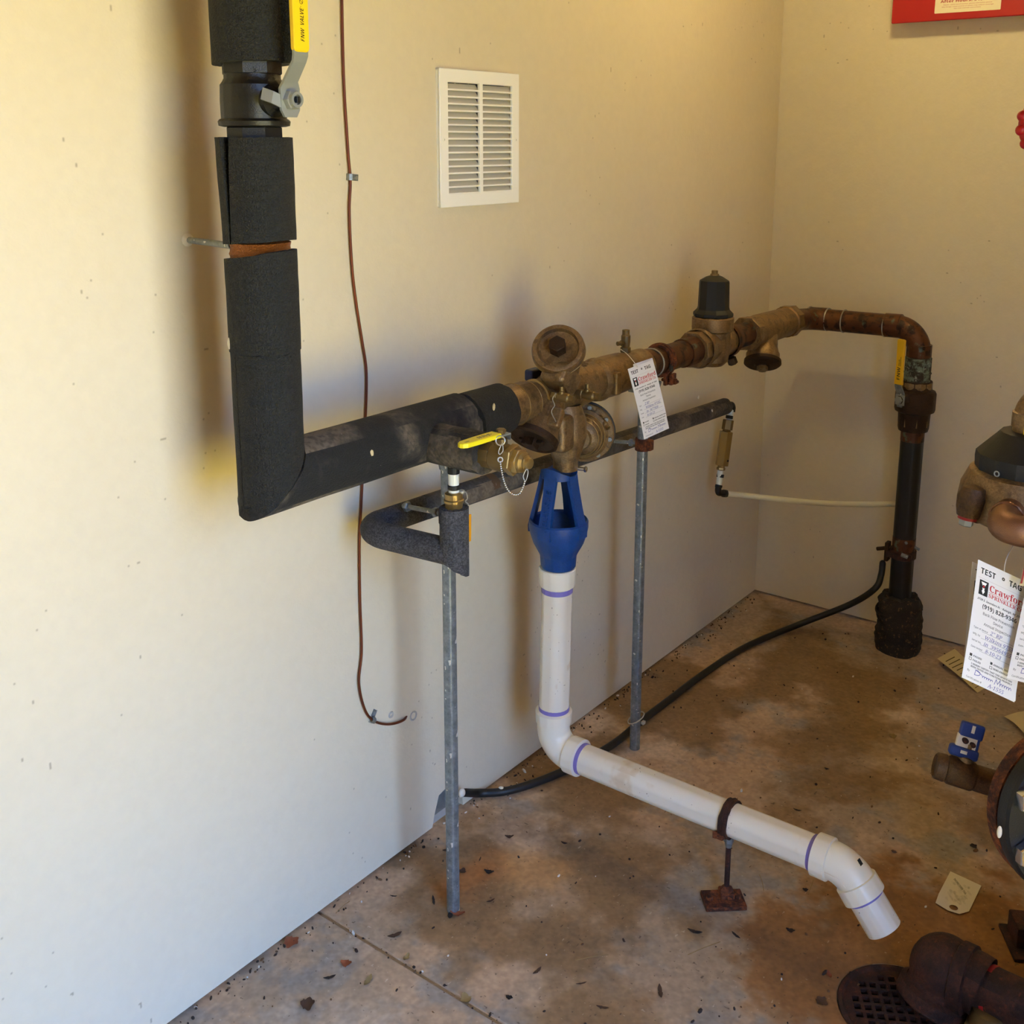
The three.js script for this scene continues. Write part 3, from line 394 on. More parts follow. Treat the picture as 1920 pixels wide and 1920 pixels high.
  for (let k = 0; k < 4; k++) { const a = k / 4 * 2 * PI + 0.55, dr = u3.clone().multiplyScalar(Math.cos(a)).addScaledVector(UPV, Math.sin(a)); part(rcv, 'rib', strip([add(rc, d3, -0.018).addScaledVector(dr, 0.05), add(rc, d3, -0.02).addScaledVector(dr, 0.066)], V().crossVectors(d3, dr), 0.008, 0.007), MAT.bronze); }
  // outlet half and its cast neck
  part(t, 'outlet_body', [lathe(ML(mz(1108)), MDN, [[0, 0.04], [0.01, 0.048], [0.022, 0.05], [0.03, 0.047], [0.06, 0.048], [0.12, 0.0465], [0.15, 0.042], [0.165, 0.038], [0.185, 0.037], [0.2, 0.034], [0.2, 0]], 44), box(ML(mz(1122)).add(V(0.042, -0.004, 0.0)), 0.03, 0.052, 0.024, 0.006)], MAT.bronze);
  part(t, 'cast_lettering', [words('2½', 0.017, 0.003, add(cap1, d1, -0.055).add(V(0.045, -0.002, -0.012)), V(0.3, -0.5, -0.8), d1), words('ZW', 0.011, 0.003, add(f2, d2, -0.05).add(V(0.056, 0.01, 0.02)), V(0.2, -0.5, -0.8), V(0.2, 0.8, -0.5))], MAT.bronze);
  const cock = (p, dir, up, s = 1) => { const c = part(t, 'test_cock', [hexN(p, dir, 0.012 * s, 0.0105 * s), lathe(add(p, dir, 0.011 * s), dir, [[0, 0.008 * s], [0.012 * s, 0.0095 * s], [0.024 * s, 0.0095 * s], [0.027 * s, 0.0075 * s], [0.036 * s, 0.0075 * s], [0.036 * s, 0]], 18)], MAT.brassDull);
    part(c, 'cock_stem', [lathe(add(p, dir, 0.021 * s), up, [[0, 0.007 * s], [0.012 * s, 0.006 * s], [0.013 * s, 0.0045 * s], [0.022 * s, 0.0045 * s], [0.022 * s, 0]], 14)], MAT.brassDull); return c; };
  cock(onX(1035, 742, LX + 0.05), V(1, -0.05, -0.15).normalize(), UPV, 1.05);
  cock(onX(1083, 738, LX + 0.05), V(1, -0.02, -0.1).normalize(), UPV, 1.1);
  cock(ML(mz(1172)).add(V(0, 0.043, 0)), UPV.clone(), V(-0.3, 0, 1).normalize(), 1.15);
  cock(onX(1122, 782, LX + 0.02), V(0.8, -0.5, 0.2).normalize(), V(0, -1, 0), 0.8);
  part(t, 'cock_chain', [tube([[1042, 738], [1036, 748], [1040, 760], [1034, 772], [1042, 790]].map(([x, y]) => onX(x, y, LX + 0.075)), 0.0011, 30, 6)], MAT.wire);
  part(t, 'handle_end', [box(onX(1000, 702, LX - 0.04), 0.022, 0.026, 0.04, 0.006), rod(onX(1000, 706, LX - 0.04), ML(mz(1030)), 0.007)], MAT.navy, { label: 'dark blue handle end behind the body' });
}

{ // copper run to the corner, along the back wall and down to the shut-off
  const zE = 0.136, yB = onZ(1600, 605, zE).y, xD = 0.54, t = thing('copper_supply_pipe', 'dark tarnished copper pipe turning the corner and dropping down the back wall', 'pipe', V(0.3, 0.85, 0.4));
  const yv = onZ(1711, 700, zE).y;
  part(t, 'pipe', rod(ML(mz(1186)), ML(mz(1318)), CO), MAT.copper);
  parts(t, 'coupling', [pipeShell(ML(mz(1188)), ML(mz(1215)), 0.037, 0.03), pipeShell(ML(mz(1300)), ML(mz(1312)), 0.0365, 0.03)], MAT.copper);
  part(t, 'bend_pipe', bend([ML(mz(1478)), V(LX, yB, zE), V(xD, yB + 0.004, zE), V(xD, yv - 0.01, zE)], CO, 0.072), MAT.copper);
  const xj = (px, py) => onZ(px, py, zE).x, ring = (x, n = 'solder_ring') => part(t, n, torus(V(x, yB + 0.002, zE), XV, CO + 0.0008, 0.0022, 32, 8), MAT.solder, { label: 'pale solder ring' });
  parts(t, 'elbow_socket', [pipeShell(V(xj(1516, 600), yB, zE), V(xj(1551, 602), yB + 0.002, zE), 0.0355, 0.03), pipeShell(V(xj(1660, 610), yB + 0.003, zE), V(xj(1690, 612), yB + 0.004, zE), 0.0358, 0.03), pipeShell(V(xD, onZ(1722, 668, zE).y, zE), V(xD, onZ(1722, 645, zE).y, zE), 0.0358, 0.03)], MAT.copper);
  ring(xj(1518, 600)); ring(xj(1552, 602)); ring(xj(1583, 604)); ring(xj(1661, 610));
  parts(t, 'solder_ring', [torus(ML(mz(1300)), MD, CO + 0.003, 0.002, 32, 8), torus(ML(mz(1222)), MD, CO + 0.001, 0.0022, 32, 8)], MAT.solder);
  // rusty band clamp
  const c = thing('rusty_pipe_clamp', 'rust-covered band clamp around the copper pipe behind the hanging tag', 'clamp', ML(mz(1240)).add(V(0, -0.06, 0)));
  const q = ML(mz(1238));
  part(c, 'band', [pipeShell(add(q, MD, 0.012), add(q, MD, -0.012), 0.0405, 0.034), pipeShell(add(q, MD, 0.005), add(q, MD, -0.005), 0.043, 0.034)], MAT.rust);
  parts(c, 'ear', [box(q.clone().add(V(0.02, -0.045, 0)), 0.008, 0.03, 0.024, 0.002), box(q.clone().add(V(0.036, -0.043, 0)), 0.008, 0.028, 0.024, 0.002)], MAT.rust);
  part(c, 'bolt', [rod(q.clone().add(V(0.006, -0.048, 0)), q.clone().add(V(0.052, -0.048, 0)), 0.004, 0.004, 10), hexN(q.clone().add(V(0.04, -0.048, 0)), XV, 0.007, 0.008)], MAT.rust);
  part(c, 'green_crust', ball(q.clone().add(V(0.036, -0.014, 0.008)), 0.009, 0.5, 1.1, 1, 8, 6), MAT.verdigris, { label: 'green verdigris crust' });
}
{ // pressure reducing valve
  const z = mz(1335), C = ML(z), t = thing('pressure_reducing_valve', 'bronze pressure reducing valve with a tall black bell cap', 'valve', C.clone().add(V(0, -0.05, 0)));
  const yy = (py) => onX(1334, py, LX).y - C.y;
  part(t, 'body', [lathe(C.clone().add(V(0, -0.056, 0)), UPV, [[0, 0], [0, 0.03], [0.012, 0.043], [0.05, 0.049], [0.056 + yy(622), 0.047], [0.056 + yy(618), 0.0545], [0.056 + yy(616), 0.0545], [0.056 + yy(616), 0]], 40), lathe(add(C, MD, 0.075), MDN, [[0, 0.036], [0.004, 0.043], [0.02, 0.044], [0.15, 0.042], [0.154, 0.036]], 36)], MAT.bronze);
  part(t, 'bonnet_flange', lathe(C, UPV, [[yy(622), 0.046], [yy(620), 0.0525], [yy(614), 0.055], [yy(596), 0.055], [yy(594), 0.052], [yy(592), 0.04]], 44), MAT.bronze);
  part(t, 'bell_cap', lathe(C, UPV, [[yy(594), 0.05], [yy(592), 0.053], [yy(587), 0.053], [yy(580), 0.043], [yy(576), 0.0415], [yy(530), 0.0395], [yy(527), 0.0385], [yy(520), 0.022], [yy(518), 0.014], [yy(518), 0]], 10, 0.35), MAT.blackPlastic);
  part(t, 'adjusting_screw', [hexN(C.clone().add(V(0, yy(520), 0)), UPV, 0.008, 0.0115), rod(C.clone().add(V(0, yy(518), 0)), C.clone().add(V(0, yy(508), 0)), 0.0085, 0.0085, 14)], MAT.brassDull);
  part(t, 'union_nut', [hexN(add(C, MD, 0.11), MDN, 0.03, 0.049, V(0.3, 1, 0), 8), lathe(add(C, MD, 0.084), MDN, [[0, 0.05], [0.004, 0.0525], [0.014, 0.0525], [0.018, 0.045]], 40)], MAT.bronze);
  parts(t, 'tailpiece', [pipeShell(add(C, MD, 0.165), add(C, MD, 0.105), 0.037, 0.03), lathe(add(C, MDN, 0.07), MDN, [[0, 0.046], [0.016, 0.047], [0.02, 0.04], [0.05, 0.038], [0.05, 0.03]], 36)], MAT.copper);
  part(t, 'side_screw', [hexN(C.clone().add(V(0.02, -0.045, -0.075)), V(0.3, -1, -0.3), 0.02, 0.013)], MAT.bronzeDark);
}
{ // Y strainer
  const z0 = mz(1402), z1 = mz(1482), C = ML(mz(1432)), t = thing('y_strainer', 'bronze Y strainer with a round cap slanting down to the front', 'strainer', C.clone().add(V(0.02, -0.13, 0.03)));
  const zc = mz(1395);
  part(t, 'inlet_pipe', [rod(ML(mz(1368)), ML(z0), CO), torus(ML(z0 + 0.004), MD, CO + 0.002, 0.0025)], MAT.copper);
  const dn = V(0.24, -0.82, 0.5).normalize();
  part(t, 'body', [lathe(ML(z0 + 0.012), MDN, [[0, 0.036], [0, 0.046], [0.022, 0.047], [0.03, 0.041], [0.08, 0.046], [z0 - z1 - 0.03, 0.043], [z0 - z1 - 0.026, 0.047], [z0 - z1 + 0.008, 0.045], [z0 - z1 + 0.008, 0.034]], 32, 0.4), hexN(ML(z0 + 0.013), MDN, 0.026, 0.0495, V(0.3, 1, 0), 8), hexN(ML(z1 + 0.03), MDN, 0.034, 0.0485, V(0.3, 1, 0), 8), lathe(C, dn, [[-0.02, 0.03], [0.02, 0.04], [0.06, 0.041], [0.075, 0.044], [0.08, 0.047], [0.098, 0.047], [0.098, 0]], 36)], MAT.bronze);
  const cp = part(t, 'cap', lathe(add(C, dn, 0.097), dn, [[0, 0.047], [0.003, 0.052], [0.012, 0.0525], [0.016, 0.048], [0.018, 0.024], [0.022, 0.02], [0.022, 0]], 40), MAT.bronzeDark);
  part(cp, 'cap_plug', [hexN(add(C, dn, 0.117), dn, 0.014, 0.016), lathe(add(C, dn, 0.13), dn, [[0, 0.011], [0.003, 0.009], [0.003, 0]], 14)], MAT.bronze);
}
{ // shut-off ball valve in the drop, drop pipe, floor sleeve
  const z = 0.136, x = 0.5405, Y = (py, px = 1710) => onZ(px, py, z).y, t = thing('drop_ball_valve', 'bronze ball valve with an upright yellow lever in the drop at the back wall', 'valve', V(x, Y(806), z));
  const P = V(x, 0, z), y0 = Y(806);
  const xs = (py) => x - (0.0);
  part(t, 'body', lathe(V(x, y0, z), UPV, [[0, 0.03], [0, 0.042], [Y(800) - y0, 0.0445], [Y(772) - y0, 0.046], [Y(769) - y0, 0.056], [Y(765) - y0, 0.058], [Y(735) - y0, 0.058], [Y(731) - y0, 0.055], [Y(729) - y0, 0.046], [Y(722) - y0, 0.044], [Y(712) - y0, 0.044], [Y(712) - y0, 0.03]], 40), MAT.bronzeDark);
  parts(t, 'end_hex', [hexN(V(x, Y(726), z), UPV, 0.02, 0.0475, V(1, 0, 0.2), 8), hexN(V(x, Y(797), z), UPV, 0.03, 0.0455, V(1, 0, 0.3), 8)], MAT.bronze);
  part(t, 'pipe_adapter', [pipeShell(V(x, Y(714), z), V(x, Y(668), z), 0.0375, 0.03), torus(V(x, Y(697), z), UPV, 0.038, 0.002)], MAT.verdigris, { label: 'adapter covered in green and white corrosion' });
  const sd = V(-0.35, 0, 0.94).normalize(), s0 = onZ(1692, 751, z + 0.07);
  part(t, 'stem_boss', lathe(V(x, s0.y, z).addScaledVector(sd, 0.035), sd, [[0, 0.026], [0.022, 0.022], [0.03, 0.014], [0.04, 0.012], [0.04, 0]], 20), MAT.bronzeDark);
  const e = V(x, s0.y, z).addScaledVector(sd, 0.07), hz = V().crossVectors(UPV, sd);
  part(t, 'packing_nut', [box(e, 0.03, 0.032, 0.006, 0.002, hz, UPV), hexN(add(e, sd, 0.002), sd, 0.01, 0.012)], MAT.steel);
  const g0 = add(e, UPV, 0.048).addScaledVector(sd, 0.012);
  part(t, 'lever', strip([add(e, UPV, -0.022), e, add(e, UPV, 0.02), add(g0, UPV, -0.006), add(g0, UPV, 0.004)], hz, [0.016, 0.03, 0.028, 0.024, 0.024], 0.004), MAT.galv);
  const top = onZ(1699, 637, g0.z), GL = top.y - g0.y, tx = canvasTex(256, 1024, (c, W, H) => { c.fillStyle = '#e2b312'; c.fillRect(0, 0, W, H); c.fillStyle = '#1c1a08'; c.save(); c.translate(W * 0.6, H * 0.9); c.rotate(-PI / 2); c.font = 'bold 130px sans-serif'; c.fillText('FNW', 0, 20); c.font = 'bold 50px sans-serif'; c.fillText('VALVE', 320, -10); c.fillRect(320, 10, 210, 14); c.restore(); });
  part(t, 'grip', plate([[-0.014, 0], [0.014, 0], [0.0115, GL * 0.45], [0.0125, GL * 0.8], [0.013, GL * 0.98], [0.009, GL], [-0.009, GL], [-0.013, GL * 0.98], [-0.0125, GL * 0.8], [-0.0115, GL * 0.45]], 0.006, add(g0, sd, -0.003), hz, UPV, 0.0014), M(0xffffff, 0.45, 0, { map: tx }), { keepUV: true, label: 'yellow vinyl grip printed FNW' });

  const d = thing('black_drop_pipe', 'black vertical pipe coming out of the floor by the back wall', 'pipe', V(x, 0.1, z));
  part(d, 'pipe', rod(V(x, 0.06, z), V(x, y0 + 0.012, z), CO), MAT.black);
  parts(d, 'scraped_copper', [pipeShell(V(x, Y(1045, 1690), z), V(x, Y(1005, 1690), z), CO + 0.0006, CO - 0.002), pipeShell(V(x, Y(826), z), V(x, y0 + 0.006, z), CO + 0.0006, CO - 0.002)], MAT.copper, { label: 'bare brown copper where the black coating is scraped off' });
  const f = thing('floor_sleeve', 'thick tarry black wrapping around the pipe where it enters the concrete', 'pipe sleeve', V(x + 0.008, 0, z));
  const fy = Y(1116, 1690);
  part(f, 'wrapping', shell(V(x + 0.002, -0.01, z), V(x + 0.006, fy, z), 0.068, 0.034, { gap: () => 0.0006, ref: V(-1, 0, -1), n: 30, m: 60, wob: 0.012, rag: 0.006, flare: (k, a) => 0.012 * (N4(a / 6.283, k * 0.5, 9, 4) - 0.5) + 0.0012 * Math.sin(k * 50 + 2 * Math.sin(a * 2)) - 0.014 * sst(0.86, 1, k) }), MAT.tar);
  for (const [k, dx, tl] of [[0.56, 0.004, 0.3], [0.76, 0.0, -0.14]]) part(f, 'tape_fold', torus(V(x + dx, fy * k, z), V(tl, 1, 0.2), 0.067, 0.0042, 40, 8), MAT.tar);
  // earth clamp and its cable
  const cy = Y(1035, 1690), k = thing('ground_clamp', 'corroded bronze ground clamp bolted around the black drop pipe', 'clamp', V(x, cy - 0.03, z));
  part(k, 'strap', [pipeShell(V(x, cy - 0.014, z), V(x, cy + 0.01, z), 0.0385, 0.0335), box(V(x, cy, z + 0.038), 0.075, 0.02, 0.012, 0.003)], MAT.rustDark);
  part(k, 'lug', [box(onZ(1664, 1033, z + 0.02), 0.012, 0.06, 0.026, 0.002), rod(onZ(1644, 1029, z + 0.02), onZ(1676, 1026, z + 0.02), 0.006, 0.006, 10)], MAT.bronzeDark);
  parts(k, 'screw', [rod(onZ(1690, 1040, z + 0.05), onZ(1702, 1045, z + 0.05), 0.006, 0.006, 10), rod(onZ(1711, 1024, z), onZ(1724, 1031, z), 0.005, 0.004, 10), ball(onZ(1699, 1018, z + 0.036), 0.005, 1, 1, 0.5, 10, 8)], MAT.galv);
  const cs = [onZ(1655, 1056, z + 0.02), onZ(1652, 1078, z + 0.025), onZ(1640, 1104, z + 0.05)];
  const fl = [[1500, 1170], [1400, 1212], [1320, 1263], [1255, 1312], [1205, 1350], [1150, 1395], [1075, 1437], [1010, 1465], [950, 1483], [900, 1487]].map(([a, b], i) => onY(a, b, i < 1 ? 0.03 : 0.0135));
  fl.push(onX(868, 1486, 0.0), onX(852, 1487, -0.03));
  const cb = thing('ground_cable', 'thick black cable lying across the floor from the clamp into the wall notch', 'cable', V(0.25, 0, 0.9));
  part(cb, 'jacket', tube([...cs, onZ(1592, 1134, 0.16), ...fl], 0.0098, 220, 12), MAT.cable);
  parts(cb, 'paint_patch', [ball(onX(866, 1487, 0.02), 0.0104, 0.7, 1, 1, 10, 8), ball(onY(940, 1481, 0.0165), 0.0105, 0.9, 0.8, 0.8, 10, 8)], MAT.pvcPlain, { label: 'dried white paint on the cable' });
}
{ // lower small pipe in foam, with its swing loop, fittings and inline valve
  const A = V(0.07, 0.769, 0.44), B = V(0.076, 0.829, 1.99), E = V(0.28, 0.818, 1.948), t = thing('insulated_small_pipe', 'thin pipe in dirty grey foam running level below the main line close to the wall', 'pipe', V(0.075, 0.74, 1.2));
  const dAB = B.clone().sub(A).normalize(), fr = 0.0255;
  const cut = A.clone().lerp(B, 0.875);
  part(t, 'foam_sleeve', shell(A, cut, fr, 0.012, { ref: V(-1, 0.2, 0), gap: () => 0.0015, n: 60, m: 36, wob: 0.0012, rag: 0.003 }), MAT.foamRun);
  part(t, 'foam_elbow', [bend([add(cut, dAB, 0.004), B, E.clone().add(V(0.0, 0, 0))], fr - 0.0005, 0.05), ball(add(cut, dAB, 0.004), fr - 0.001, 1, 1, 1, 20, 14)], MAT.foamGrey, { label: 'speckled grey foam elbow' });
  const dE = E.clone().sub(B).setY(0).normalize();
  part(t, 'foam_riser', shell(E.clone().add(V(0, -0.035, 0)), V(E.x, onX(852, 951, E.x).y, E.z), 0.0268, 0.015, { ref: V(0.6, 0, -0.6), gap: () => 0.001, n: 20, m: 40, wob: 0.001, rag: 0.002, e0: (d) => 0.02 * -(d.x * 0.6 - d.z * 0.6) + 0.008 }), MAT.foamGrey, { label: 'speckled grey foam upright' });
  part(t, 'bare_patch', [shell(A.clone().lerp(B, 0.735), A.clone().lerp(B, 0.751), fr + 0.0004, fr - 0.003, { ref: V(0.2, -1, 0), gap: () => 0.07, n: 3, rag: 0.004 })], M(0x5c452e, 0.9), { label: 'brown patch where the foam is torn' });
  parts(t, 'paint_fleck', [[1335, 771, 0.004], [1289, 790, 0.003], [1310, 745, 0.004], [1248, 777, 0.004], [1349, 775, 0.003]].map(([a, b, r]) => ball(onX(a, b, 0.07 + fr * 0.92), r, 0.5, 1.5, 1, 8, 6)), MAT.pvcPlain, { label: 'white paint flecks' });
  const f = thing('push_fit_riser', 'white plastic tube with black bands and a brass coupling under the foam branch', 'pipe fitting', V(E.x, onX(852, 960, E.x).y, E.z));
  const yy = (py) => onX(852, py, E.x).y, P = (py) => V(E.x, yy(py), E.z);
  part(f, 'brass_coupling', lathe(P(952), UPV, [[0, 0], [0, 0.0155], [yy(943) - yy(952), 0.0165], [yy(940) - yy(952), 0.0185], [yy(936) - yy(952), 0.0185], [yy(934) - yy(952), 0.0165], [yy(924) - yy(952), 0.0165], [yy(922) - yy(952), 0.013], [yy(921) - yy(952), 0]], 28), MAT.brass);
  part(f, 'tube', rod(P(924), P(866), 0.0098), MAT.cpvc);
  part(f, 'band', pipeShell(P(917), P(908), 0.0112, 0.009), MAT.blackPlastic); part(f, 'band', pipeShell(P(887), P(874), 0.0112, 0.009), MAT.blackPlastic);
  part(f, 'top_cap', rod(P(872), P(862), 0.0098), MAT.blackPlastic);
  part(f, 'lock_ring', [tube([[866, 919], [874, 924], [876, 935], [872, 940], [878, 946], [877, 956]].map(([a, b]) => onX(a, b, E.x + 0.012)), 0.0013, 24, 6), ball(onX(866, 922, E.x + 0.012), 0.006, 1, 0.8, 1, 8, 6)], MAT.wire);
  part(f, 'orange_tab', box(onX(880, 990, E.x + 0.006), 0.0035, 0.052, 0.008, 0.001, XV, V(0.0, 1, -0.03)), MAT.orange, { label: 'flat orange lever' });
  // far end: fittings, inline brass valve, pex tube
  const G = (px, py) => onX(px, py, 0.068), q = thing('inline_check_fitting', 'slim brass inline valve between white push fittings, hanging on the wall near the corner', 'pipe fitting', G(1350, 930));
  const ax = (a, b) => [G(...a), G(...b)];
  part(q, 'elbow', bend([add(A, dAB, 0.01), G(1374, 758), G(1372, 772)], 0.0105, 0.014, 14), MAT.blackPlastic);
  part(q, 'tube', rod(...ax([1372, 768], [1367, 790]), 0.009, 0.009, 16), MAT.cpvc); part(q, 'tube', rod(...ax([1351, 882], [1347, 915]), 0.009, 0.009, 16), MAT.cpvc);
  for (const [a, b] of [[[1373, 763], [1372, 768]], [[1368, 779], [1367, 785]], [[1351, 889], [1350, 895]], [[1348, 909], [1347, 914]]]) part(q, 'band', pipeShell(...ax(a, b), 0.0112, 0.008, 20), MAT.blackPlastic);
  const h0 = G(1366, 787), hd = G(1363, 806).sub(h0);
  part(q, 'hex_nut', [hexN(h0, hd, hd.length(), 0.0165), rod(...ax([1363, 806], [1362, 810]), 0.0125, 0.0125, 18)], MAT.brassDull);
  const v0 = G(1362, 809), vd = G(1353, 873).sub(v0);
  part(q, 'valve_barrel', [hexN(v0, vd, vd.length(), 0.0205, V(1, 0, 0.4)), rod(...ax([1353, 872], [1352, 877]), 0.011, 0.011, 16), hexN(G(1352, 876), vd, 0.009, 0.0135)], MAT.brass);
  part(q, 'vent_hole', rod(G(1357, 861).add(V(0.017, 0, 0.009)), G(1357, 861).add(V(0.02, 0, 0.0105)), 0.0035, 0.0035, 12), MAT.blackRubber);
  part(q, 'elbow', bend([G(1347, 912), G(1346, 924), G(1362, 925)], 0.0098, 0.012, 14), MAT.blackPlastic);
  part(q, 'band', [pipeShell(G(1356, 925), G(1361, 925.5), 0.0118, 0.008, 20)], MAT.blackPlastic);
  const p0 = G(1360, 925), p3 = onZ(1676, 945, 0.075);
  const px = thing('white_flexible_tube', 'thin cream plastic tube sagging across the corner to the black drop pipe', 'pipe', V(0.25, 0.43, 0.2));
  part(px, 'tube', tube([p0, at(1420, 931.5, p0.clone().sub(CAM).dot(RF) * 0.8 + p3.clone().sub(CAM).dot(RF) * 0.2), at(1520, 942, p0.clone().sub(CAM).dot(RF) * 0.5 + p3.clone().sub(CAM).dot(RF) * 0.5), at(1600, 945.5, p0.clone().sub(CAM).dot(RF) * 0.22 + p3.clone().sub(CAM).dot(RF) * 0.78), p3], 0.0088, 60, 12), MAT.pex);
}

{ // support posts with their side arms
  const post = (px, py, top, label) => { const b = onY(px, py), t = thing('support_post', label, 'post', b, 'galvanised support posts under the pipes'); part(t, 'post', rod(b, V(b.x, top, b.z), 0.0133), MAT.galv); return [t, b]; };
  const [t1, b1] = post(850, 1706, 0.975, 'galvanised steel post standing on the floor under the black foam tee');
  part(t1, 'saddle', [lathe(V(b1.x, 0.95, b1.z), UPV, [[0, 0.016], [0.012, 0.018], [0.016, 0.013]], 20)], MAT.galv);
  const [t2, b2] = post(1190, 1403, 0.93, 'galvanised steel post standing on the floor behind the hanging white test tag');
  part(t2, 'saddle', [strip([V(b2.x, 0.98, b2.z + 0.04), V(b2.x, 0.962, b2.z + 0.03), V(b2.x, 0.955, b2.z), V(b2.x, 0.962, b2.z - 0.03), V(b2.x, 0.98, b2.z - 0.04)], XV, 0.05, 0.005), rod(V(b2.x, 0.92, b2.z), V(b2.x, 0.957, b2.z), 0.008)], MAT.galv);
  const arm = (t, b, y, xEnd, zEnd) => { const a = V(b.x - 0.012, y, b.z), e = V(xEnd, y - 0.004, zEnd), d = e.clone().sub(a).normalize();
    part(t, 'beam_clamp', [pipeShell(V(b.x, y - 0.016, b.z), V(b.x, y + 0.014, b.z), 0.0185, 0.013, 24), box(V(b.x + 0.02, y, b.z), 0.014, 0.026, 0.018, 0.002)], MAT.rust, { label: 'rusty clamp around the post' });
    part(t, 'threaded_arm', rod(a, e, 0.0048, 0.0048, 12), MAT.galv);
    part(t, 'nut', hexN(add(a, d, 0.014), d, 0.01, 0.0095), MAT.galv); part(t, 'nut', hexN(add(e, d, -0.016), d, 0.01, 0.0105), MAT.galv); };
  arm(t1, b1, onX(826, 975, b1.x).y + 0.004, 0.098, b1.z + 0.006); arm(t2, b2, onX(1205, 832, b2.x).y, 0.092, b2.z + 0.02);
}
let AGX = 0.207, AGZ = 1.512;
{ // blue air gap
  const y = (py) => onZ(1046, py, AGZ).y, C = (py) => V(AGX, y(py), AGZ), t = thing('air_gap_funnel', 'bright blue cast air gap funnel with slanting arms under the backflow preventer', 'drain funnel', C(1062));
  const b = y(1062), h = (py) => y(py) - b;
  const rimR = 0.0655;
  part(t, 'cup', lathe(C(1062), UPV, [[0.002, 0.032], [0.0, 0.036], [0.004, 0.039], [h(1040), 0.0405], [h(1037), 0.0415], [h(1015), 0.056], [h(998), 0.0625], [h(986), rimR], [h(975), rimR], [h(972), rimR - 0.003], [h(975), rimR - 0.008], [h(990), rimR - 0.009], [h(1012), 0.046], [h(1036), 0.03], [0.002, 0.028]], 44), MAT.blue);
  const topY = y(876), cupY = y(986);
  const collar = part(t, 'saddle_collar', [shell(V(AGX, y(893), AGZ), V(AGX, topY, AGZ), 0.04, 0.0275, { ref: V(0, 0, -1), gap: () => 0.001, e1: (d) => 0.018 * d.z * d.z - 0.012, rag: 0.0004, wob: 0.0003, m: 48, n: 6 })], MAT.blue);
  part(t, 'clamp_screw', [rod(V(AGX + 0.035, y(876), AGZ - 0.018), V(AGX + 0.052, y(876), AGZ - 0.024), 0.0045, 0.0045, 12), hexN(V(AGX + 0.05, y(876), AGZ - 0.023), V(1, 0, -0.3), 0.006, 0.0068)], MAT.chrome);
  const arms = [V(-0.28, 0, 0.96), V(0.93, 0, -0.36), V(0.25, 0, 0.97), V(-0.75, 0, -0.66)];
  for (const [k, dr0] of [[0, V(0.1, 0, 1)], [1, V(1, 0, 0.02)], [2, V(-1, 0, 0.35)], [3, V(-0.15, 0, -1)]]) { const d = dr0.normalize(), tn = V().crossVectors(UPV, d);
    const p = [V(AGX, y(886), AGZ).addScaledVector(d, 0.034), V(AGX, y(905), AGZ).addScaledVector(d, 0.0385), V(AGX, y(945), AGZ).addScaledVector(d, 0.05), V(AGX, cupY, AGZ).addScaledVector(d, rimR - 0.0035), V(AGX, cupY - 0.014, AGZ).addScaledVector(d, rimR - 0.004)];
    const a = part(t, 'arm', strip(p, tn, [0.03, 0.028, 0.026, 0.03, 0.03], 0.0085), MAT.blue);
    if (k === 0) { const n = d.clone().multiplyScalar(0.975).add(V(0, 0.2, 0)).normalize(), up = p[3].clone().sub(p[1]).negate().normalize(); part(a, 'raised_lettering', words('WILKINS AG', 0.0115, 0.0028, mid(p[1], p[3], 0.52).addScaledVector(n, 0.0046), up, V().crossVectors(n, up)), MAT.blue, { label: 'raised cast lettering' }); } }
}
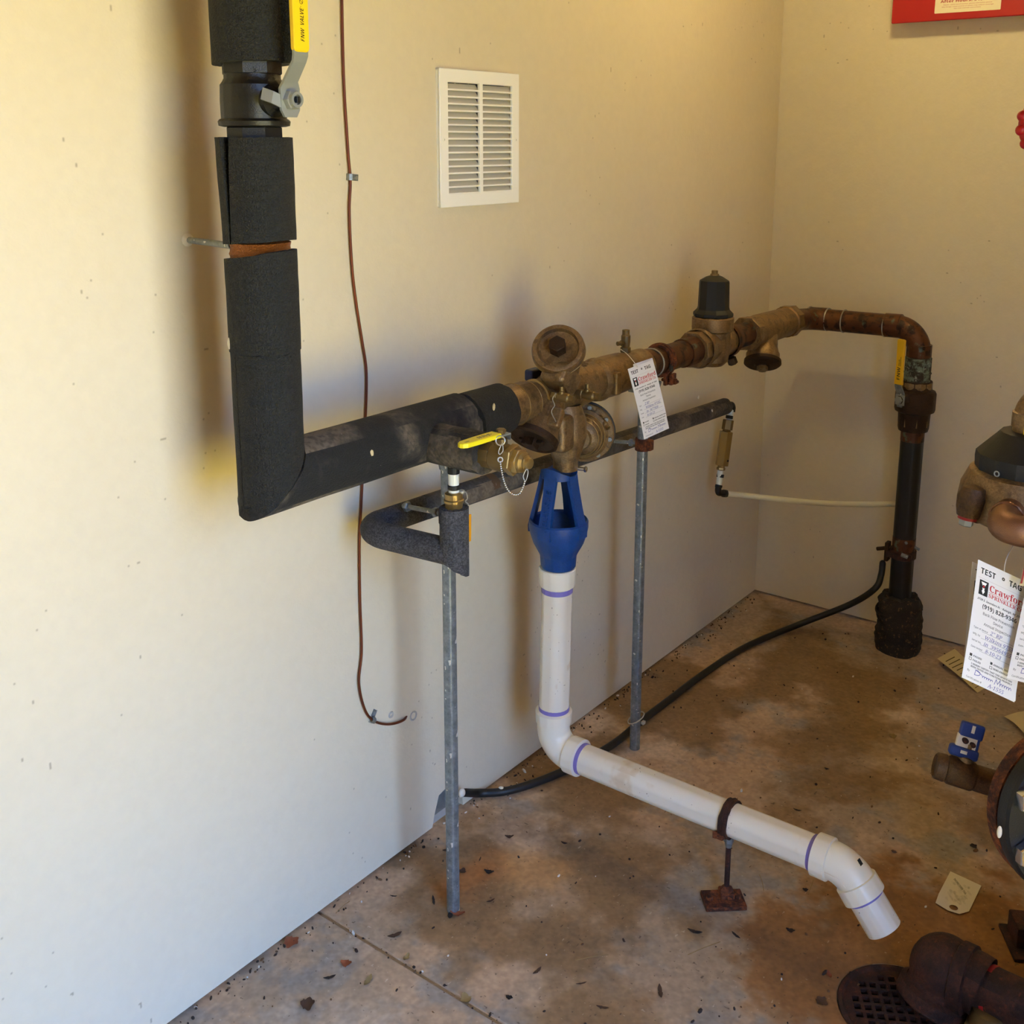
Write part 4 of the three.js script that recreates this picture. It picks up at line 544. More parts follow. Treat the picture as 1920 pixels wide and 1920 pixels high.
{ // white plastic drain
  const R = 0.0345, zP = 1.513, yH = 0.19, t = thing('drain_pipe', 'white plastic drain pipe dropping from the blue funnel and running out over the floor', 'pipe', V(0.5, 0.1, zP));
  const y = (py) => onZ(1042, py, zP).y, X0 = 0.206, X1 = 0.198, top = y(1062);
  const vAt = (yy) => V(X0 + (X1 - X0) * (top - yy) / (top - yH), yy, zP), h = (xx) => V(xx, yH, zP);
  part(t, 'upright', rod(vAt(y(1085)), vAt(y(1332)), R), MAT.pvc);
  part(t, 'top_coupling', [lathe(vAt(y(1095)), UPV, [[0, R], [0, 0.0395], [0.004, 0.0405], [y(1064) - y(1095), 0.0412], [y(1062) - y(1095), 0.039], [y(1062) - y(1095), 0]], 40)], MAT.pvcPlain);
  const pr = (c, d, w = 0.005) => part(t, 'primer_ring', pipeShell(add(c, d, -w), add(c, d, w), R + 0.0007, R - 0.002), MAT.primer, { label: 'purple primer smear' });
  pr(vAt(y(1103)), UPV, 0.006); pr(vAt(y(1328)), UPV, 0.006);
  const xe = onZ(1087, 1414, zP).x, e0 = vAt(y(1334)), xH = xe + 0.006;
  part(t, 'elbow', [bend([vAt(y(1350)), V(X1, yH, zP), h(xH - 0.012)], R + 0.003, 0.052, 32), lathe(vAt(y(1352)), UPV, [[0, R], [0, 0.041], [y(1332) - y(1352) - 0.001, 0.042], [y(1330) - y(1352), R]], 40), lathe(h(xH - 0.032), XV, [[0, R], [0.001, 0.042], [0.03, 0.042], [0.031, R]], 40)], MAT.pvcPlain);
  pr(h(xH + 0.004), XV, 0.005);
  const xo = onZ(1530, 1595, zP).x;
  part(t, 'level_run', rod(h(xH - 0.02), h(xo + 0.02), R), MAT.pvc);
  pr(h(xo - 0.003), XV, 0.005);
  const K = V(onZ(1592, 1640, zP).x - 0.004, yH, zP), E = onZ(1658, 1742, zP), de = E.clone().sub(K).normalize(), q = add(K, de, 0.055);
  part(t, 'outlet_elbow', [bend([h(xo), K, q], R + 0.0028, 0.06, 32), lathe(h(xo), XV, [[0, R], [0.001, 0.0415], [0.03, 0.042], [0.032, R]], 40), lathe(add(q, de, -0.028), de, [[0, R], [0.002, 0.0415], [0.032, 0.042], [0.033, R]], 40)], MAT.pvcPlain);
  pr(add(q, de, 0.007), de, 0.003);
  const spout = part(t, 'spout', pipeShell(add(q, de, -0.01), E, R, R - 0.0045), MAT.pvc);
  part(t, 'print_mark', [box(add(K, de, 0.008).add(V(0.022, 0.035, 0.012)), 0.012, 0.001, 0.008, 0.0003, de, V(0.5, 0.8, 0.2))], MAT.blackRubber);
  part(t, 'mould_line', [strip([h(xo + 0.032).add(V(0, -0.004, R + 0.0022)), V(K.x - 0.004, yH - 0.006, zP + R + 0.003), add(q, de, -0.03).add(V(-0.004, 0, R + 0.003))], V(0.3, 1, 0), 0.0016, 0.0012)], MAT.pvc);
  // rusty stand with its ring clamp
  const cx = onZ(1368, 1545, zP).x, s = thing('pipe_stand', 'rusty ring clamp and rod on a small rusted foot plate holding the drain pipe', 'pipe support', V(cx, 0, zP));
  part(s, 'ring', [shell(V(cx - 0.009, yH, zP), V(cx + 0.009, yH, zP), R + 0.0055, R + 0.0005, { ref: V(0, -1, 0.4), gap: () => 0.002, n: 4, m: 40, wob: 0.0008 }), torus(V(cx, yH, zP), XV, R + 0.0055, 0.0025, 40, 8)], MAT.rustDark);
  part(s, 'ear', [box(V(cx - 0.006, yH - 0.024, zP + 0.032), 0.022, 0.012, 0.016, 0.004), lathe(V(cx - 0.014, yH - 0.024, zP + 0.034), V(-1, 0, 0.6), [[0, 0.008], [0.006, 0.007], [0.006, 0]], 10)], MAT.rust);
  part(s, 'collar', [hexN(V(cx, yH - R - 0.02, zP), UPV, 0.016, 0.0105), lathe(V(cx, yH - R - 0.03, zP), UPV, [[0, 0.007], [0.012, 0.009]], 12)], MAT.galv);
  part(s, 'rod', rod(V(cx, 0.02, zP), V(cx, yH - R - 0.012, zP), 0.0056, 0.0056, 12), MAT.rustDark);
  const fc = onY(1357, 1692), fu = V(0.75, 0, -0.65);
  part(s, 'foot_plate', [box(V(cx, 0.006, zP + 0.012), 0.085, 0.011, 0.055, 0.002, fu, UPV), box(V(cx, 0.016, zP), 0.03, 0.016, 0.03, 0.004, fu, UPV), lathe(V(cx, 0.012, zP), UPV, [[0, 0.018], [0.016, 0.012], [0.022, 0.006]], 10)], MAT.rust);
  for (const k of [-1, 1]) part(s, 'anchor_bolt', [lathe(V(cx, 0.011, zP + 0.012).addScaledVector(fu, k * 0.03), UPV, [[0, 0.008], [0.006, 0.007], [0.007, 0]], 8)], MAT.rust);
}
{ // vent grille: frame, two columns of louvres
  const yc = (VY0 + VY1) / 2, zc = (VZ0 + VZ1) / 2, w = VZ1 - VZ0, h = VY1 - VY0, t = thing('vent_grille', 'white metal vent grille with two columns of slats, high on the long wall', 'vent', V(0, VY0, zc));
  const m = 0.026, cw = 0.012, n = 16, top = 0.027, iw = (w - 2 * m - cw) / 2 + 0.0, ih = h - 2 * top;
  // picture columns: left column = larger z
  const hl = (s) => rect(iw, ih, 0, s * (iw / 2 + cw / 2), 0);
  part(t, 'face_frame', plate(rect(w, h, 0.002), 0.004, V(0.006, yc, zc), V(0, 0, -1), UPV, 0.001, [hl(-1).slice().reverse(), hl(1).slice().reverse()]), MAT.ventWhite);
  part(t, 'edge_flange', [box(V(0.004, yc, VZ1 - 0.0015), 0.008, h, 0.003), box(V(0.004, yc, VZ0 + 0.0015), 0.008, h, 0.003), box(V(0.004, VY1 - 0.0015, zc), 0.008, 0.003, w), box(V(0.004, VY0 + 0.0015, zc), 0.008, 0.003, w)], MAT.ventWhite);
  const bl = [], bar = [];
  for (const s of [-1, 1]) { const cz = zc - s * (iw / 2 + cw / 2);
    for (let i = 0; i < n; i++) { const yb = yc - ih / 2 + (i + 0.0) * ih / n; const sl = part(t, 'slat', box(V(0.0085, yb, cz), 0.0035, ih / n * 0.27, iw + 0.002, 0.0005), MAT.ventWhite); part(sl, 'vane', strip([V(0.007, yb + 0.001, cz), V(-0.002, yb + 0.0125, cz)], ZV, iw + 0.002, 0.0009), MAT.ventRecessShade, { label: 'slanted vane with recess shade in its grey' }); } }
  part(t, 'damper_plate', box(V(-0.013, yc, zc), 0.002, h - 0.052, w - 0.052, 0.0004), MAT.galv);
  for (const s of [-1, 1]) { const c = V(0.0105, yc - 0.002, zc + s * (w / 2 - 0.012)); const sc = part(t, 'screw', lathe(c, XV, [[0, 0.0048], [0.0012, 0.0042], [0.0018, 0.002], [0.0018, 0]], 14), MAT.ventWhite); part(sc, 'screw_slot', box(add(c, XV, 0.0016), 0.0006, 0.004, 0.0009, 0.0001), MAT.blackRubber); }
}
{ // thin copper capillary on the wall with its clips
  const pts = [[641, -60], [641, 0], [643, 100], [646, 180], [653, 290], [657, 340], [655, 400], [660, 500], [668, 570], [679, 640], [687, 700], [685, 790], [681, 870], [677, 950], [674, 1020], [675, 1120], [678, 1220], [673, 1280], [684, 1330], [702, 1352], [730, 1358], [757, 1350], [774, 1341]].map(([x, y]) => onX(x, y, 0.006));
  pts[pts.length - 1].x = -0.01;
  const t = thing('copper_capillary', 'thin reddish copper line meandering down the long wall into a small hole', 'tube', onX(678, 1220, 0.006));
  part(t, 'line', tube(pts, 0.0027, 260, 8), MAT.copperTube);
  const p = onX(775, 1342, 0); part(t, 'wall_hole', [lathe(p.clone().add(V(-0.002, 0, 0)), XV, [[0, 0.004], [0.0035, 0.0095], [0.003, 0.0115], [0.0, 0.012]], 11, 0.2)], MAT.gypsum, { label: 'ragged hole edge in the plasterboard' });
  const clip = (a, b, label, dir) => { const c = onX(...a, 0.004), e = onX(...b, 0.003), k = thing('tube_clip', label, 'clip', c), W = V().crossVectors(XV, e.clone().sub(c)).normalize(), u = e.clone().sub(c).normalize();
    part(k, 'strap', strip([add(c, u, -0.006).setX(0.001), add(c, u, -0.005).setX(0.008), c.clone().setX(0.0105), add(c, u, 0.005).setX(0.008), add(c, u, 0.008).setX(0.002), add(e, u, 0.006).setX(0.0016)], W, 0.012, 0.0012), MAT.galv);
    part(k, 'screw', [lathe(e.clone().setX(0.002), XV, [[0, 0.0042], [0.002, 0.0036], [0.0026, 0]], 12)], MAT.steel); };
  clip([656, 332], [668, 333], 'small zinc clip holding the copper line beside the vent grille');
  clip([698, 1350], [703, 1336], 'small zinc clip holding the copper line just above its hole');
  single('wall_anchor', 'empty screw hole with crumbled paint beside the lower tube clip', 'wall anchor', [lathe(onX(733, 1340, 0), XV, [[0, 0.008], [0.0025, 0.0065], [0.001, 0.003], [-0.003, 0.002]], 10, 0.2)], MAT.gypsum);
}

// ---------- inspection tags ----------
function tagPrint(v) { return canvasTex(480, 960, (c, W, H) => {
  c.fillStyle = '#e2dfdd'; c.fillRect(0, 0, W, H); c.fillStyle = '#161616'; c.textAlign = 'left';
  c.font = 'bold 62px sans-serif'; c.fillText('TEST', 34, 92); c.fillText('TAG', 290, 92);
  c.fillStyle = '#3a332b'; c.beginPath(); c.arc(238, 62, 13, 0, 7); c.fill(); c.fillStyle = '#d8d2c4'; c.beginPath(); c.arc(238, 62, 5, 0, 7); c.fill();
  c.strokeStyle = '#b9a8a8'; c.lineWidth = 2; c.beginPath(); c.moveTo(20, 128); c.lineTo(460, 128); c.stroke();
  c.fillStyle = '#161616'; c.fillRect(36, 142, 80, 116); c.fillStyle = '#f4f2f0'; c.beginPath(); c.moveTo(50, 154); c.lineTo(102, 154); c.lineTo(90, 176); c.lineTo(84, 214); c.lineTo(90, 226); c.lineTo(76, 250); c.lineTo(62, 226); c.lineTo(68, 214); c.lineTo(62, 176); c.closePath(); c.fill(); c.fillStyle = '#b21a22'; c.beginPath(); c.arc(76, 188, 11, 0, 7); c.fill(); c.strokeStyle = '#161616'; c.lineWidth = 4; c.stroke();
  c.fillStyle = '#b81c24'; c.font = 'bold 70px serif'; c.fillText('Crawford', 126, 204); c.font = 'bold 42px serif'; c.fillText('SPRINKLER CO.', 126, 252); c.fillRect(126, 212, 300, 3);
  c.fillStyle = '#222'; c.textAlign = 'center'; c.font = 'italic bold 22px sans-serif'; c.fillText('2728 S. Saunders St. · Raleigh, NC 27603', W / 2, 300);
  c.font = 'bold 46px sans-serif'; c.fillText('(919) 828-9346', W / 2, 354); c.font = '30px sans-serif'; c.fillText('Back Flow Prevention', W / 2, 404); c.fillText('Device', W / 2, 442); c.fillText('Annual Inspection', W / 2, 482);
  c.textAlign = 'left'; const ink = '#3b3f86';
  v.forEach(([k, w], i) => { const y = 530 + i * 52; c.fillStyle = '#333'; c.font = '20px sans-serif'; c.fillText(k, 34, y); c.fillStyle = '#777'; c.fillRect(110, y + 6, 336, 2); c.fillStyle = ink; c.font = 'italic 42px serif'; c.fillText(w, 138, y + 2); });
  c.fillStyle = '#333'; c.font = 'bold 22px sans-serif'; c.fillRect(36, 738, 22, 22); c.fillText('PASSED', 68, 758); c.fillRect(222, 736, 20, 20); c.fillText('ANNUAL INSPECTION', 250, 756); c.lineWidth = 3; c.strokeStyle = '#333'; c.strokeRect(36, 772, 20, 20); c.fillText('FAILED', 68, 792); c.strokeRect(222, 770, 20, 20); c.fillText('SEMI-ANNUAL INSP.', 250, 788);
  c.font = 'bold 19px sans-serif'; c.fillText('I HEREBY CERTIFY THAT THIS DEVICE HAS', 60, 822); c.fillText('BEEN TESTED AND FUNCTIONS PROPERLY', 60, 844);
  c.font = '22px sans-serif'; c.fillText('By', 34, 884); c.fillText('Certification #', 34, 938);
  c.strokeStyle = ink; c.lineWidth = 4; c.beginPath(); let x = 110; c.moveTo(x, 852); c.lineTo(104, 892); c.bezierCurveTo(170, 890, 164, 846, 110, 852); x = 160; for (let i = 0; i < 6; i++) { c.bezierCurveTo(x + 4, 868, x + 14, 868, x + 16, 884); x += 18; } c.moveTo(284, 896); c.lineTo(296, 852); c.lineTo(312, 884); c.lineTo(330, 848); c.lineTo(334, 888); x = 336; for (let i = 0; i < 5; i++) { c.bezierCurveTo(x + 4, 862, x + 14, 862, x + 18, 886); x += 20; } c.stroke();
  c.fillStyle = ink; c.font = 'italic 44px serif'; c.fillText('A-1555', 230, 942);
}); }
function paperSheet(tl, tr, bl, bow = 0.002) {               // slightly bowed sheet with real thickness
  const u = tr.clone().sub(tl), v = bl.clone().sub(tl), n = V().crossVectors(v, u).normalize();
  const f = (s, t, o) => tl.clone().addScaledVector(u, s).addScaledVector(v, t).addScaledVector(n, bow * Math.sin(PI * t) + o);
  const front = grid(6, 12, (s, t) => f(s, 1 - t, 0.0003)), back = grid(6, 12, (s, t) => f(1 - s, 1 - t, -0.0003));
  const eg = [grid(12, 1, (a, b) => f(0, a, b < 0.5 ? -0.0003 : 0.0003)), grid(12, 1, (a, b) => f(1, a, b < 0.5 ? 0.0003 : -0.0003)), grid(6, 1, (a, b) => f(a, 0, b < 0.5 ? 0.0003 : -0.0003)), grid(6, 1, (a, b) => f(a, 1, b < 0.5 ? -0.0003 : 0.0003))];
  for (const g of [back, ...eg]) { const q = g.attributes.uv; for (let i = 0; i < q.count; i++) q.setXY(i, 0.02, 0.01); }
  return mergeGeometries([front, back, ...eg]);
}
{
  const pA = tagPrint([['Type', '2 RP'], ['Mfg.', 'Wilkins 975XL'], ['Model', 'in  3677920'], ['Date', '8-10-23']]), pB = tagPrint([['Type of device', '    2" RP'], ['Mfg. by', 'Wilkins 975XL'], ['Serial No.', 'in  3956495526'], ['Date tested', '  8-10-23']]);
  const paperA = M(0xffffff, 0.8, 0, { map: pA }), paperB = M(0xffffff, 0.8, 0, { map: pB });
  const q = (px, py, d) => at(px, py, d);
  // tag pair on the bronze device
  const t = thing('test_tag', 'white printed test tag hanging from the bronze backflow preventer', 'tag', q(1215, 760, 2.32));
  part(t, 'card', paperSheet(q(1177, 692, 2.295), q(1224, 674, 2.347), q(1208, 824, 2.295)), paperA, { keepUV: true });
  const t2 = thing('test_tag', 'second white tag tucked behind the tag on the bronze backflow preventer', 'tag', q(1215, 760, 2.34));
  part(t2, 'card', paperSheet(q(1187, 683, 2.313), q(1223, 671, 2.36), q(1211, 808, 2.313)), paperA, { keepUV: true });
  part(t, 'string', tube([q(1164, 655, 2.36), q(1176, 664, 2.32), q(1189, 679, 2.305), q(1195, 688, 2.303)], 0.0008, 20, 5), MAT.string);
  // tags in front of the second device
  const r = thing('test_tag', 'large white test tag with blue handwriting, hanging below the black-capped valve', 'tag', q(1860, 1180, 1.42));
  part(r, 'card', paperSheet(q(1834, 1049, 1.42), q(1933, 1095, 1.415), q(1803, 1270, 1.42), 0.003), paperB, { keepUV: true });
  part(r, 'string', tube([q(1882, 1080, 1.418), q(1886, 1050, 1.43), q(1900, 1022, 1.47)], 0.0007, 16, 5), MAT.string);
  const r2 = thing('test_tag', 'white tag peeking out behind the large handwritten test tag', 'tag', q(1850, 1180, 1.435));
  part(r2, 'card', paperSheet(q(1823, 1053, 1.436), q(1921, 1099, 1.43), q(1806, 1268, 1.436), -0.002), paperB, { keepUV: true });
  const r3 = thing('test_tag', 'white tag overlapping the right edge of the large handwritten test tag', 'tag', q(1930, 1200, 1.40));
  part(r3, 'card', paperSheet(q(1934, 1052, 1.4), q(2040, 1078, 1.38), q(1888, 1271, 1.4), 0.002), paperB, { keepUV: true });
  const r4 = thing('inspection_card', 'beige card with a red edge beside the upright of the test tags', 'tag', q(1930, 1080, 1.385));
  part(r4, 'card', [paperSheet(q(1921, 1050, 1.388), q(1990, 1060, 1.38), q(1911, 1098, 1.388), 0.001)], MAT.paperOld, { keepUV: true });
  part(r4, 'red_border', strip([q(1923, 1056, 1.386), q(1915, 1094, 1.386)], RX, 0.002, 0.0006), MAT.red);
}
{ // second device with the black cap, at the right
  const D = 1.55, k = D / F, C = at(1925, 887, D), t = thing('capped_check_valve', 'bronze valve body with a bulky black cap and a copper elbow', 'valve', at(1925, 975, D));
  const Y = (py) => (887 - py) * k, r = (p) => p * k;
  part(t, 'body', lathe(C, UPV, [[Y(980), 0], [Y(980), r(90)], [Y(968), r(113)], [Y(945), r(117)], [Y(915), r(113)], [Y(885), r(100)], [Y(880), r(92)], [Y(878), 0]], 40), MAT.bronze);
  part(t, 'black_cap', lathe(C, UPV, [[Y(893), r(80)], [Y(892), r(90)], [Y(862), r(92)], [Y(850), r(91)], [Y(815), r(58)], [Y(808), r(52)], [Y(806), r(44)], [Y(806), 0]], 14, 0.4), MAT.blackPlastic);
  for (let i = 0; i < 4; i++) part(t, 'cap_print', box(C.clone().add(V(0, Y(812), 0)).addScaledVector(TOCAM, r(52)).addScaledVector(RX, r(-22 + i * 9)), 0.003, 0.0015, 0.001, 0.0002, RX, UPV), MAT.pvcPlain);
  part(t, 'cap_screw', [torus(C.clone().add(V(0, Y(884), 0)).addScaledVector(RX, r(-78)).addScaledVector(TOCAM, r(48)), V(-0.3, 0, 1), 0.0035, 0.001, 14, 6)], MAT.steel);
  part(t, 'upper_pipe', [bend([C.clone().add(V(0, Y(815), 0)), C.clone().add(V(0, Y(745), 0)), C.clone().add(V(0.16, Y(742), -0.1))], r(32), r(34), 24), lathe(C.clone().add(V(0, Y(798), 0)), UPV, [[0, r(30)], [0.001, r(35)], [r(28), r(35)], [r(30), r(30)]], 30)], MAT.bronze);
  part(t, 'yellow_sticker', shell(C.clone().add(V(0, Y(806), 0)), C.clone().add(V(0, Y(780), 0)), r(36), r(35.2), { ref: V(-0.6, 0, -1), gap: () => r(36) * 4.9, n: 3, m: 20, rag: 0, wob: 0 }), MAT.yellow, { label: 'small yellow sticker' });
  const e0 = at(1893, 962, D - 0.06), e1 = at(1876, 990, D - 0.125), e2 = at(1960, 1004, D - 0.14);
  part(t, 'copper_elbow', [bend([e0, e1, e2], r(27), r(28), 24), torus(mid(e0, e1, 0.35), e1.clone().sub(e0), r(28), r(3), 28, 8)], M(0x8a6246, 0.42, 0.6, { bumpMap: bumpFine, bumpScale: 0.0003 }));
  const d0 = at(1818, 952, D - 0.02), dd = V(-0.1, -1, 0.1).normalize();
  part(t, 'drain_boss', [lathe(d0, dd, [[-0.035, 0], [-0.03, r(20)], [-0.015, r(26)], [0, r(24)], [r(16), r(20)], [r(18), 0]], 20), rod(at(1830, 955, D - 0.01), C.clone().add(V(0, Y(960), 0)), 0.02)], MAT.bronzeMid);
  part(t, 'red_washer', lathe(add(d0, dd, r(14)), dd, [[0, r(14)], [0.001, r(17)], [r(8), r(17)], [r(9), r(13)]], 20), MAT.red, { label: 'red washer' });
  part(t, 'steel_plug', hexN(add(d0, dd, r(21)), dd, r(14), r(13)), MAT.steel);
  const W = RX.clone().setY(0).normalize(), sd = C.clone().addScaledVector(W, 0.13).add(V(0, 0, -0.14));
  part(t, 'side_pipe', bend([C.clone().add(V(0, Y(935), 0)), sd.clone().add(V(0, Y(935), 0)), V(sd.x, 0, sd.z)], 0.04, 0.06, 24), MAT.bronzeDark);
  part(t, 'trim_pipe', rod(V(C.x + 0.16, C.y + Y(742), C.z - 0.1), V(C.x + 0.16, 1.75, C.z - 0.1), 0.026), MAT.bronzeDark);
  // hand wheel above
  const w = at(1974, 238, 1.6), wh = thing('red_handwheel', 'red scalloped valve handwheel beside the red cabinet', 'handwheel', w);
  const wn = TOCAM.clone(), u = RX.clone(), v = V().crossVectors(wn, u), bumps = [];
  part(wh, 'rim', torus(w, wn, 0.045, 0.006, 40, 10), MAT.redPaint);
  for (let i = 0; i < 14; i++) { const a = i / 14 * 2 * PI + 0.1; part(wh, 'scallop', ball(w.clone().addScaledVector(u, 0.047 * Math.cos(a)).addScaledVector(v, 0.047 * Math.sin(a)), 0.0085, 1, 1, 1, 12, 8), MAT.redPaint); }
  for (let i = 0; i < 3; i++) { const a = i / 3 * 2 * PI; part(wh, 'spoke', rod(w, w.clone().addScaledVector(u, 0.045 * Math.cos(a)).addScaledVector(v, 0.045 * Math.sin(a)), 0.005, 0.005, 10), MAT.redPaint); }
  part(wh, 'stem', [rod(add(w, wn, 0.008), V(C.x + 0.16, w.y, C.z - 0.1), 0.007, 0.007, 14), lathe(V(C.x + 0.16, 1.5, C.z - 0.1), UPV, [[0, 0], [0, 0.03], [0.16, 0.03], [0.16, 0]], 20)], MAT.brassDull);
}
{ // big flange on the fire main, small test valve with a blue handle
  const D = 1.5, k = D / F, C = at(2045, 1540, D), n = TOCAM.clone().addScaledVector(RX, 0.1).addScaledVector(RD, 0.06).normalize(), u = V().crossVectors(UPV, n).normalize(), v = V().crossVectors(n, u);
  const t = thing('pipe_flange', 'big black iron pipe flange with shiny hex bolts', 'flange', V(C.x + 0.1, 0, C.z - 0.1));
  part(t, 'flange_face', lathe(add(C, n, -0.026), n, [[0, 0], [0, 0.12], [0.002, 0.1225], [0.022, 0.1225], [0.026, 0.119], [0.026, 0]], 64), MAT.black);
  part(t, 'mating_flange', lathe(add(C, n, -0.056), n, [[0, 0], [0, 0.119], [0.002, 0.121], [0.026, 0.121], [0.028, 0]], 64), MAT.rust, { label: 'rusty orange mating flange behind' });
  for (let i = 0; i < 8; i++) { const a = Math.atan2(53, -127) + i * PI / 4, p = C.clone().addScaledVector(u, 0.1 * Math.cos(a)).addScaledVector(v, 0.1 * Math.sin(a)); const b = part(t, 'bolt', [hexN(p, n, 0.016, 0.0205, u), lathe(add(p, n, 0.0155), n, [[0, 0.018], [0.001, 0.017], [0.001, 0]], 24)], MAT.chrome); }
  part(t, 'paint_drip', [ball(at(1874, 1560, D - 0.004), 0.006, 0.6, 1.6, 0.4, 8, 6)], MAT.pvcPlain, { label: 'pale paint drip' });
  const e = add(C, n, -0.1), w = RX.clone().setY(0).normalize(), g = add(e, w, 0.3);
  part(t, 'main_pipe', [bend([add(C, n, -0.05), e, g, V(g.x, 0.0, g.z)], 0.058, 0.06, 32)], MAT.rustDark);
  part(t, 'foot', lathe(V(g.x, 0, g.z), UPV, [[0, 0], [0, 0.1], [0.02, 0.1], [0.024, 0.07], [0.024, 0]], 40), MAT.rustDark);
  const s = thing('test_valve', 'short bronze test valve with a blue tee handle, sticking out beside the black flange', 'valve', at(1810, 1478, 1.7));
  const a = at(1752, 1434, 1.71), b = at(1866, 1470, 1.69), d = b.clone().sub(a).normalize(), L = b.clone().sub(a).length(), U = V().crossVectors(d, TOCAM).normalize(); if (U.y < 0) U.negate();
  part(s, 'body', lathe(a, d, [[0.004, 0], [0.004, 0.015], [0, 0.0175], [0.002, 0.0205], [L * 0.17, 0.0215], [L * 0.19, 0.0195], [L * 0.24, 0.0225], [L * 0.62, 0.0225], [L * 0.66, 0.02], [L * 0.72, 0.0205], [L * 0.96, 0.0205], [L * 0.97, 0.018], [L + 0.12, 0.016]], 28), MAT.bronzeMid);
  const hd = add(a, d, L * 0.46), hs = add(hd, U, 0.018);
  part(s, 'stem', lathe(hs, U, [[0, 0.012], [0.008, 0.011], [0.012, 0.006], [0.03, 0.006]], 16), MAT.bronze);
  const hp = (x, y) => hs.clone().addScaledVector(d, x * 0.85 - 0.008).addScaledVector(U, y * 0.82);
  part(s, 'blue_handle', [box(hp(0.002, 0.018), 0.044, 0.017, 0.018, 0.005, d, U), box(hp(0.007, 0.062), 0.036, 0.024, 0.012, 0.004, d, U), box(hp(0.021, 0.042), 0.006, 0.03, 0.01, 0.002, d, U)], MAT.blueHandle);
  part(s, 'handle_label', [box(hp(0.003, 0.039), 0.031, 0.021, 0.01, 0.002, d, U)], MAT.pvcPlain, { label: 'white label patch with brown stains' });
  parts(s, 'label_stain', [ball(hp(-0.003, 0.041).addScaledVector(TOCAM, 0.0052), 0.006, 1, 0.9, 0.4, 10, 8), ball(hp(0.011, 0.037).addScaledVector(TOCAM, 0.0052), 0.0055, 1, 0.9, 0.4, 10, 8)], MAT.rustDark);
  parts(s, 'handle_mark', [box(hp(0.006, 0.066).addScaledVector(TOCAM, 0.0062), 0.005, 0.012, 0.0006, 0.0002, d, U), box(hp(-0.002, 0.02).addScaledVector(TOCAM, 0.0092), 0.01, 0.005, 0.0006, 0.0002, d, U)], MAT.pvcPlain);
}
{ // red cabinet on the back wall
  const z = 0.06, bl = onZ(1672, 45, z), W = 0.62, H = 0.5, t = thing('red_cabinet', 'red metal cabinet with a cream notice, mounted high on the back wall', 'cabinet', V(bl.x + W / 2, bl.y, z / 2));
  part(t, 'box', box(V(bl.x + W / 2, bl.y + H / 2 + 0.004, z / 2 - 0.002), W - 0.008, H - 0.004, z - 0.004, 0.003), MAT.redPaint);
  part(t, 'door', box(V(bl.x + W / 2, bl.y + H / 2, z), W, H, 0.012, 0.003), MAT.redPaint);
  const a = onZ(1752, 26, z + 0.0066), b = onZ(1876, 18, z + 0.0066), w = b.x - a.x, h = 0.12;
  const tx = canvasTex(768, 768, (c, Wd, Hd) => { c.fillStyle = '#efe2c2'; c.fillRect(0, 0, Wd, Hd); c.fillStyle = '#a3242a'; c.font = 'bold 64px sans-serif'; c.fillText('After Hours: 919-834', 64, 590); c.font = '24px sans-serif'; c.textAlign = 'center'; c.fillStyle = '#b4584c'; c.fillText('Repair, valve out of service, phone extensions please', 384, 636); c.fillText('Mid-Range: Local control of valves may reduce coverage', 384, 672); c.fillText('See note manual instructions', 384, 706); });
  part(t, 'notice', plate(rect(w, h, 0.002), 0.0005, V((a.x + b.x) / 2, a.y + h / 2, z + 0.0062), V(w, b.y - a.y, 0), UPV, 0), M(0xffffff, 0.6, 0, { map: tx }), { keepUV: true, label: 'cream printed notice with red lettering' });
}
